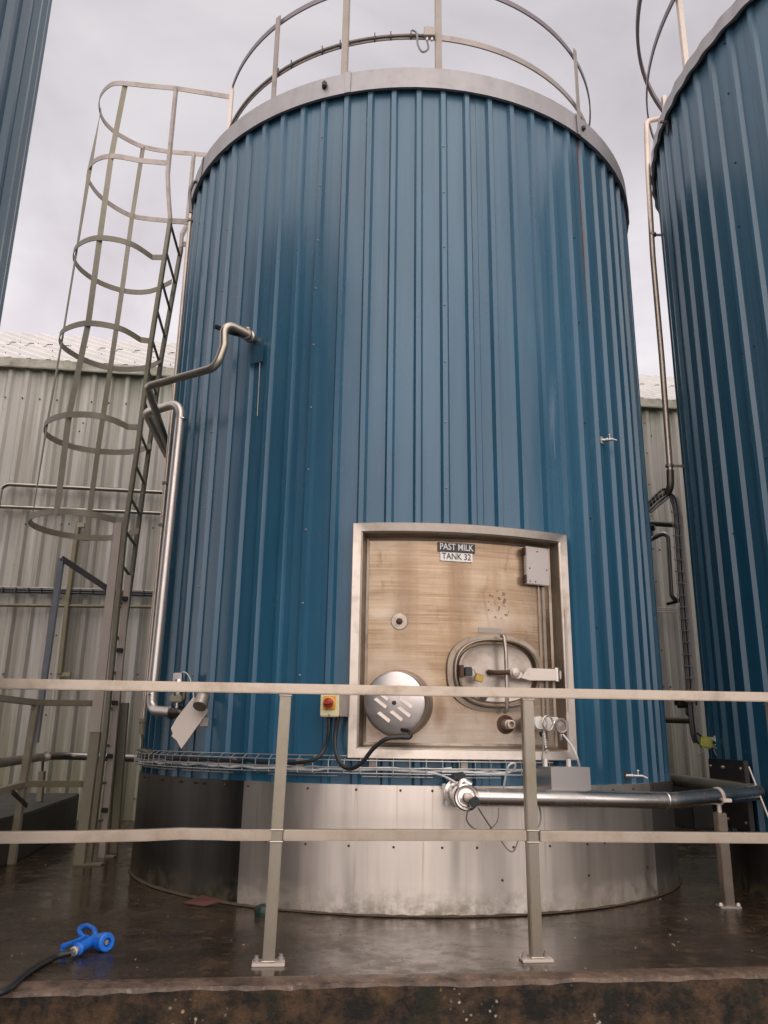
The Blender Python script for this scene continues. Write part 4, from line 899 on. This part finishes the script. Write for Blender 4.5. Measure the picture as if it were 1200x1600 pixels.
# ------------------------------------------------------------------ stainless box, big pipe, valve
a=R_(24); s=V((math.cos(a),math.sin(a),0)); n_=V((math.sin(a),-math.cos(a),0)); u=V((0,0,1))
q0=aty(862,1217,4.60); q1=q0+s*.262; zc=.675; hh=.122
cbx=thing('junction_box',q0*V((1,1,0))+u*(zc-.06),'wide plain stainless box on the tank above the big horizontal pipe','junction box')
zc=(aty(862,1201,4.60).z+aty(862,1233,4.60).z)/2
MB().box((q0+q1)/2*V((1,1,0))+u*zc-n_*.085,(.262,.17,hh),(s,n_,u)).build('case',M['box'],cbx,bevel=.003)
for dx in (-.10,.06):
    MB().box((q0+q1)/2*V((1,1,0))+u*(zc+hh/2+.018)-n_*.10+s*dx,(.02,.02,.045),(s,n_,u)).build('tab',M['offwhite'],cbx,bevel=.002)
MB().tube(spline([q1*V((1,1,0))+u*(zc-hh/2)-n_*.06-s*.09,q1*V((1,1,0))+u*(zc-hh/2-.02)-n_*.06-s*.06,q1*V((1,1,0))+u*(zc-hh/2-.005)-n_*.06-s*.03,q1*V((1,1,0))+u*(zc-hh/2-.02)-n_*.06-s*.01]),.005,6).build('cable_tail',M['black'],cbx)
pc=[aty(742,1245,4.42),aty(1040,1251,4.88),aty(1080,1249,4.98),aty(1120,1247,5.08),aty(1164,1239,5.02)]
big=thing('product_pipe',V((2.03,5.12,0)),'large bright stainless pipe running right from the front valve, held on a slanting post','pipe')
rr=.0455
A0=aty(742,1245,4.42); A1=aty(1052,1251,4.84); A2=aty(1183,1238,5.12); A3=aty(1052,1219,6.3)
MB().tube([A0,A1,A2],rr,24,bend=.22).build('run',M['pipe'],big)
MB().tube([A2+(A1-A2).normalized()*.02,A2+V((.02,.04,0)),A3],rr,20,bend=.05).build('return_run',M['pipe_warm'],big)
for x,y,Y in ((758,1245.4,4.442),(1040,1250.6,4.822)): 
    dd=(A1-A0).normalized(); MB().lathe(aty(x,y,Y),dd,[(rr+.0005,-.004),(rr+.002,0),(rr+.0005,.004)],24).build('weld_ring',M['pipe'],big)
c0=A1.lerp(A2,.52); dd=(A2-A1).normalized(); MB().lathe(c0,dd,[(rr+.001,-.008),(rr+.006,-.006),(rr+.006,.006),(rr+.001,.008)],24).build('pipe_clip',M['galv_pale'],big)
MB().box(c0+V((.03,-rr,-.02)),(.05,.03,.02)).build('clip_bolt',M['galv_pale'],big,bevel=.003)
sb=atz(1138,1415,.01); stp=c0+V((0,0,-rr-.045)); 
MB().bar([sb,stp],.056,.056,up=rnn).build('support_post',M['rail'],big,bevel=.003)
MB().tube([stp,stp+V((0,0,.05))],.013,10).build('threaded_rod',M['galv_pale'],big)
MB().box(sb-V((0,0,.004)),(.12,.09,.012)).build('base_plate',M['galv_top'],big,bevel=.002)
for dx in (-.05,.05): MB().lathe(sb+V((dx,-.02,0)),V((0,0,1)),[(.012,0),(.012,.01),(.008,.018)],8).build('bolt',M['galv_pale'],big)
# front valve: clamp body against the skirt, round face towards the camera
fv=thing('outlet_valve',V((.5,4.5,.5)),'round faced stainless valve with black plug at the left end of the big pipe','valve')
vc=aty(728,1246,4.40); back=atc(712,1236,TR+.01)
dv=(vc-back).normalized()
MB().lathe(back,dv,[(.07,0),(.07,.03),(.062,.034),(.062,.05),(.076,.054),(.076,.075),(.060,.08),(.058,.2)],28).build('neck',M['pipe'],fv)
fd=V((.10,-.99,.06)).normalized()
MB().lathe(vc,fd,[(.05,-.10),(.060,-.06),(.062,-.01),(.067,0),(.067,.018),(.060,.024),(.050,.022),(.044,.014),(.036,.014),(.036,.030),(.026,.034),(.022,.05)],32).build('face',M['pipe'],fv)
MB().lathe(vc+fd*.035,fd,[(.026,0),(.024,.03),(.016,.034)],14).build('sensor',M['lid'],fv)
MB().box(vc+fd*.06+V((.028,0,-.022)),(.052,.05,.045),(V((.85,0,.5)).normalized(),fd,V((-.5,0,.85)).normalized())).build('black_plug',M['black'],fv,bevel=.006)
for k,(dx,dz) in enumerate(((-.075,.03),(-.06,-.055),(.02,.065))):
    MB().box(back+dv*.062+V((dx,0,dz)),(.022,.035,.03)).build('clamp_nut',M['wire'],fv,bevel=.004)
MB().tube([vc+V((-.03,.05,.05)),vc+V((-.01,.06,.085)),vc+V((.035,.06,.06))],.014,10,bend=.03).build('relief_elbow',M['pipe'],fv)
MB().box(vc+V((-.03,.14,.095)),(.08,.05,.045),(V((.95,.2,.1)).normalized(),V((-.2,.95,0)).normalized(),V((0,0,1)))).build('black_boot',M['black'],fv,bevel=.01)
def cab2(pts,r,mat,label): 
    o=MB().tube(spline([aty(*p) for p in pts],8),r,8).build('sensor_cable',M[mat]); return tag(o,label,'cable','loose cables on the middle tank')
cab2([(733,1262,4.3),(729,1275,4.33),(731,1285,4.36),(740,1294,4.4),(752,1297,4.42)],.004,'grey_cable','grey cable curling down left of the valve plug toward the middle rail')
cab2([(747,1262,4.32),(757,1278,4.4),(768,1294,4.5),(782,1312,4.55),(793,1327,4.56),(802,1330,4.56),(808,1318,4.56),(812,1305,4.58)],.004,'grey_cable','grey cable from the valve hanging below the middle rail in a loop')
cab2([(762,1297,4.55),(772,1290,4.55),(778,1280,4.56),(779,1262,4.6)],.003,'grey_cable','short thin cable arc under the big pipe beside the valve')
cab2([(843,1262,4.6),(845,1275,4.55),(843,1288,4.5),(838,1297,4.48)],.0045,'grey_cable','short grey cable under the big pipe right of the railing post')
cab2([(786,1236,4.55),(789,1218,4.5),(793,1200,4.46),(799,1193,4.46),(805,1194,4.48),(803,1202,4.5),(793,1208,4.53),(770,1209,4.56),(735,1207,4.58),(690,1206,4.58)],.0055,'white_cable','white cable looping up out of the wire tray above the big pipe')
cab2([(668,1207,4.58),(685,1210,4.56),(700,1216,4.5),(712,1223,4.48)],.006,'white_cable','white cable leaving the wire tray down to the round valve')
# taps on the right side
def tap(px,py,lab,L=.09,mat='wire',plate=(.03,.05)):
    P=atc(px,py,TR+.002); az=azof(P); a=R_(az); s=V((math.cos(a),math.sin(a),0)); n_=V((math.sin(a),-math.cos(a),0)); u=V((0,0,1))
    t_=thing('sample_tap',P-u*.03,lab,'tap','sample taps on the middle tank')
    MB().box(P+n_*.003,(plate[0],.006,plate[1]),(s,n_,u)).build('back_plate',M['galv_pale'] if py<900 else M['rust'],t_,bevel=.002)
    d_=(n_*.8+s*.5).normalized()
    MB().lathe(P,d_,[(.011,0),(.011,.03),(.015,.032),(.015,.042),(.009,.045),(.009,L)],12).build('barrel',M[mat],t_)
    MB().lathe(P+d_*L*.72+u*.004,u,[(.006,0),(.006,.02),(.012,.024),(.010,.032)],10).build('wing',M[mat],t_)
    MB().tube([P+d_*L,P+d_*(L+.025)+u*-.012],.006,8).build('spout',M[mat],t_)
tap(940,688,'small steel tap high on the right side of the middle tank',.075); tap(978,1212,'small steel tap low on the right just above the skirt',.10)
P=atc(994,1229,TR+.018)
# ------------------------------------------------------------------ services between the tanks on the right
pR=thing('vent_pipe',aty(1049,765,6.1),'tall pale downpipe beside the left edge of the right tank','pipe')
MB().tube([aty(1034,184,6.25),aty(1010,190,6.2),aty(1012,260,6.2),aty(1020,400,6.2),aty(1034,560,6.2),aty(1047,735,6.2)],.024,12,bend=.07).build('run',M['pipe_pink'],pR)
MB().tube([aty(1047,735,6.2),aty(1048,768,6.2),aty(1010,792,6.6)],.030,12,bend=.08).build('lower_bend',M['pipe_dark'],pR)
for y in (367,728):
    c0=aty(1010+(y-230)*.072,y,6.2); MB().lathe(c0,V((0.05,0,1)),[(.024,-.012),(.032,-.01),(.032,.01),(.024,.012)],12).build('clip',M['galv_top'],pR)
    MB().bar([c0,c0+V((.13,0,0))],.01,.02).build('clip_arm',M['galv_top'],pR)
ctr=thing('cable_tray',aty(1076,1130,6.25),'dark vertical cable basket hugging the right tank beside the shed gap','cable tray')
cpth=[(1010,795),(1030,776),(1043,770),(1053,782),(1058,810),(1061,860),(1066,930),(1072,1010),(1078,1090),(1083,1140),(1088,1160)]
for k,(dx,r,mt) in enumerate(((0,.022,'rubber'),(3,.016,'grey_cable'),(-3,.014,'rubber'),(6,.012,'grey_cable'))):
    MB().tube(spline([aty(x+dx,y+random.uniform(-2,2)+(dx if i<3 else 0),6.25) for i,(x,y) in enumerate(cpth)],6),r*.8,8).build('cable',M[mt],ctr)
for side in (-7,8):
    MB().tube([aty(x+side,y,6.2) for x,y in cpth[3:9]],.004,5).build('wire',M['galv_top'],ctr)
for i in range(17):
    y=800+i*18.5; f=(y-782)/(1090-782); x=1054+24*f; MB().tube([aty(x-8,y,6.2),aty(x+9,y+1,6.2)],.0045,5).build('cross_wire',M['wire'],ctr)
for a_,b_ in (((1010,786),(1033,764)),((1014,797),(1036,776))): MB().tube([aty(*a_,6.2),aty(*b_,6.2)],.004,5).build('wire',M['galv_top'],ctr)
for i in range(5): MB().tube([aty(1012+5.2*i,784-5*i,6.2),aty(1016+5*i,796-5*i,6.2)],.004,5).build('cross_wire',M['galv_top'],ctr)
pipe([aty(1008,817,9.2),aty(1056,820,9.2)],.035,'pipe_dark','short dark level pipe in the gap between the tanks, under the basket bend',group='pipes in the gap between tanks')
uq=thing('product_pipe',aty(1050,937,8.6),'dull pipe bent like an S in the gap between the tanks','pipe')
MB().tube([aty(1008,849,8.6),aty(1018,842,8.6),aty(1044,829,8.5),aty(1047,880,8.5),aty(1050,932,8.5),aty(1058,938,8.5),aty(1072,937,8.5)],.027,12,bend=.09).build('run',M['pipe_dull'],uq)
MB().tube([aty(1018,845,8.6),aty(1018,827,8.6)],.02,8).build('stub',M['pipe_dark'],uq)
MB().lathe(aty(1018,829,8.6),V((0,0,1)),[(.04,0),(.045,.01),(.045,.05),(.03,.06)],12).build('handwheel',M['black'],uq)
MB().bar([aty(1042,944,8.5),aty(1066,938,8.5)],.02,.03).build('bracket',M['dark_panel'],uq)
wt=thing('cable_tray',wp(1048,955,.1),'thin level wire tray across the shed wall between the two tanks','cable tray')
for y in (950,953,956): MB().tube([wp(1020,y,.12),wp(1075,y+1.5,.12)],.007,5).build('wire',M['galv_top'],wt)
for i in range(6): MB().tube([wp(1024+8*i,949,.12),wp(1025+8*i,957,.12)],.006,5).build('cross_wire',M['galv_top'],wt)
pipe([aty(1036,1124.5,8.0),aty(1086,1126,7.9)],.031,'pipe_olive','short olive level pipe low in the gap between the tanks',group='pipes in the gap between tanks')
dk=thing('pump_housing',aty(1073,1108,6.5),'dark box with a small handle hidden behind the railing in the gap','housing')
MB().box(aty(1071,1093,6.5),(.15,.12,.13)).build('case',M['dark_panel'],dk,bevel=.02)
MB().tube([aty(1073,1106,6.45),aty(1073,1117,6.45),aty(1083,1119,6.45),aty(1083,1106,6.45)],.012,8,bend=.02).build('handle',M['black'],dk)
# lime box and wires on the right tank
lb=aty(1103,1160,5.95)
lj=thing('junction_box',lb-V((0,0,.05)),'small dirty lime coloured junction box with tangled wires on the right tank','junction box')
MB().box(lb,(.085,.06,.08),(V((.98,0,-.15)).normalized(),V((0,1,0)),V((.15,0,.98)).normalized())).build('case',M['lime'],lj,bevel=.01)
for pts,mt,r in (([(1133,1142),(1129,1150),(1132,1160),(1137,1172),(1134,1180),(1126,1181)],'white_cable',.006),([(1111,1155),(1120,1152),(1126,1162),(1122,1170),(1114,1166)],'grey_cable',.004),([(1112,1165),(1124,1164),(1128,1174),(1120,1180),(1115,1170)],'grey_cable',.004),([(1095,1150),(1088,1146),(1086,1154),(1092,1162)],'black',.008),([(1100,1170),(1096,1176),(1090,1180)],'grey_cable',.004),([(1112,1152),(1118,1158),(1116,1150),(1122,1160)],'white_cable',.004)):
    MB().tube(spline([aty(x,y,5.85 if x>1110 else 5.95) for x,y in pts]),r,7).build('wire',M[mt],lj)
rod=MB().tube([atc(1170,1198,RR+.07,RC),aty(1206,1290,5.0)],.005,8).build('tension_rod',M['galv_pale']); tag(rod,'thin bright rod slanting down in front of the right tank','rod')
# ------------------------------------------------------------------ things on the slab
hs=thing('spray_gun',atz(140,1484,0),'bright blue washdown spray gun lying on the wet slab','spray gun')
def g3(x,y,z): return atz(x,y,z)
h0=g3(121,1483,.03); h1=g3(146,1469,.035); dg=(h1-h0).normalized()
MB().lathe(h0,dg,[(.016,-.005),(.026,0),(.026,.008),(.021,.012),(.022,(h1-h0).length),(.024,(h1-h0).length+.01)],18).build('barrel',M['bluep'],hs)
wc=g3(163,1472,.037); wdv=V((.75,-.64,.1)).normalized()
MB().lathe(wc-wdv*.025,wdv,[(.022,-.02),(.034,-.012),(.036,.0),(.034,.008),(.038,.012),(.038,.045),(.033,.05),(.019,.05),(.018,.03),(.001,.03)],24).build('nozzle_ring',M['bluep'],hs)
MB().lathe(wc+wdv*.0,wdv,[(.010,0),(.010,.018)],12).build('nozzle_tip',M['galv_top'],hs)
MB().tube([h1+dg*.0,wc-wdv*.03],.02,12).build('neck',M['bluep'],hs)
MB().tube(spline([g3(137,1466,.03),g3(127,1462,.045),g3(124,1452,.05),g3(135,1447,.05),g3(146,1452,.05),g3(149,1460,.045),g3(152,1465,.035)],6),.012,10).build('trigger_guard',M['bluep'],hs)
MB().bar([g3(98,1480,.03),g3(104,1476,.034),g3(120,1470,.04),g3(133,1464,.045)],.020,.014).build('lever',M['bluep'],hs,bevel=.004)
MB().box(g3(99,1481,.024),(.02,.022,.034)).build('lever_end',M['bluep'],hs,bevel=.005)
MB().tube([h0-dg*.002,h0-dg*.055],.014,12).build('ferrule',M['wire'],hs)
MB().lathe(h0-dg*.03,dg,[(.014,-.006),(.018,-.004),(.018,.006),(.014,.008)],12).build('clamp',M['galv_pale'],hs)
hp=[h0-dg*.05,g3(92,1493,.02),g3(75,1501,.013),g3(55,1512,.013),g3(35,1526,.013),g3(12,1546,.006)]
e_=hp[-1]; hp+=[e_+V((-.05,-.07,-.02)),e_+V((-.08,-.14,-.10)),e_+V((-.10,-.18,-.3)),e_+V((-.11,-.2,-.62))]
ho=MB().tube(spline(hp,8),.0135,12).build('hose',M['rubber']); tag(ho,'black rubber hose running from the blue spray gun over the slab edge','hose')
pp=[atz(286,1412,.006),atz(317,1417,.004),atz(348,1408,.035),atz(316,1400,.04)]
rp_=MB().prism(pp,V((0,0,.005))).build('rusty_plate',M['rustplate'],smooth=False); tag(rp_,'flat rust red plate leaning at the foot of the skirt','plate')
gc=atz(411,1431,0); gcap=MB().lathe(gc,V((0,0,1)),[(.044,0),(.046,.018),(.046,.03),(.038,.048),(.02,.056),(.004,.058)],20).build('plastic_lid',M['green']); tag(gcap,'small dark green round cap on the slab beside the left railing post','cap')

# grit and crumbs washed over the slab
gm=MB()
for _ in range(190):
    x=random.uniform(-2.6,3.2); y=random.uniform(3.45,6.6)
    if (V((x,y,0))-TC).length<TR+.05 and random.random()<1: continue
    if random.random()<.55: y=3.30+.126*(x+1.4)+random.uniform(.10,.9)
    r=random.choice((.002,.002,.003,.003,.005)); p=V((x,y,r*.3))
    q=[V((random.uniform(.6,1.2)*dx*r,random.uniform(.6,1.2)*dy*r,random.uniform(.5,1)*dz*r*.7)) for dx in(-1,1) for dy in(-1,1) for dz in(-1,1)]
    gm.add([p+v for v in q],[(0,1,3,2),(4,6,7,5),(0,4,5,1),(2,3,7,6),(0,2,6,4),(1,5,7,3)])
go=gm.build('grit',simple('pale_grit',(.22,.17,.12),.6,0,.6,60,0),loc=(0,0,0)); go['kind']='stuff'; tag(go,'scattered crumbs of grit lying on the wet concrete platform','grit')
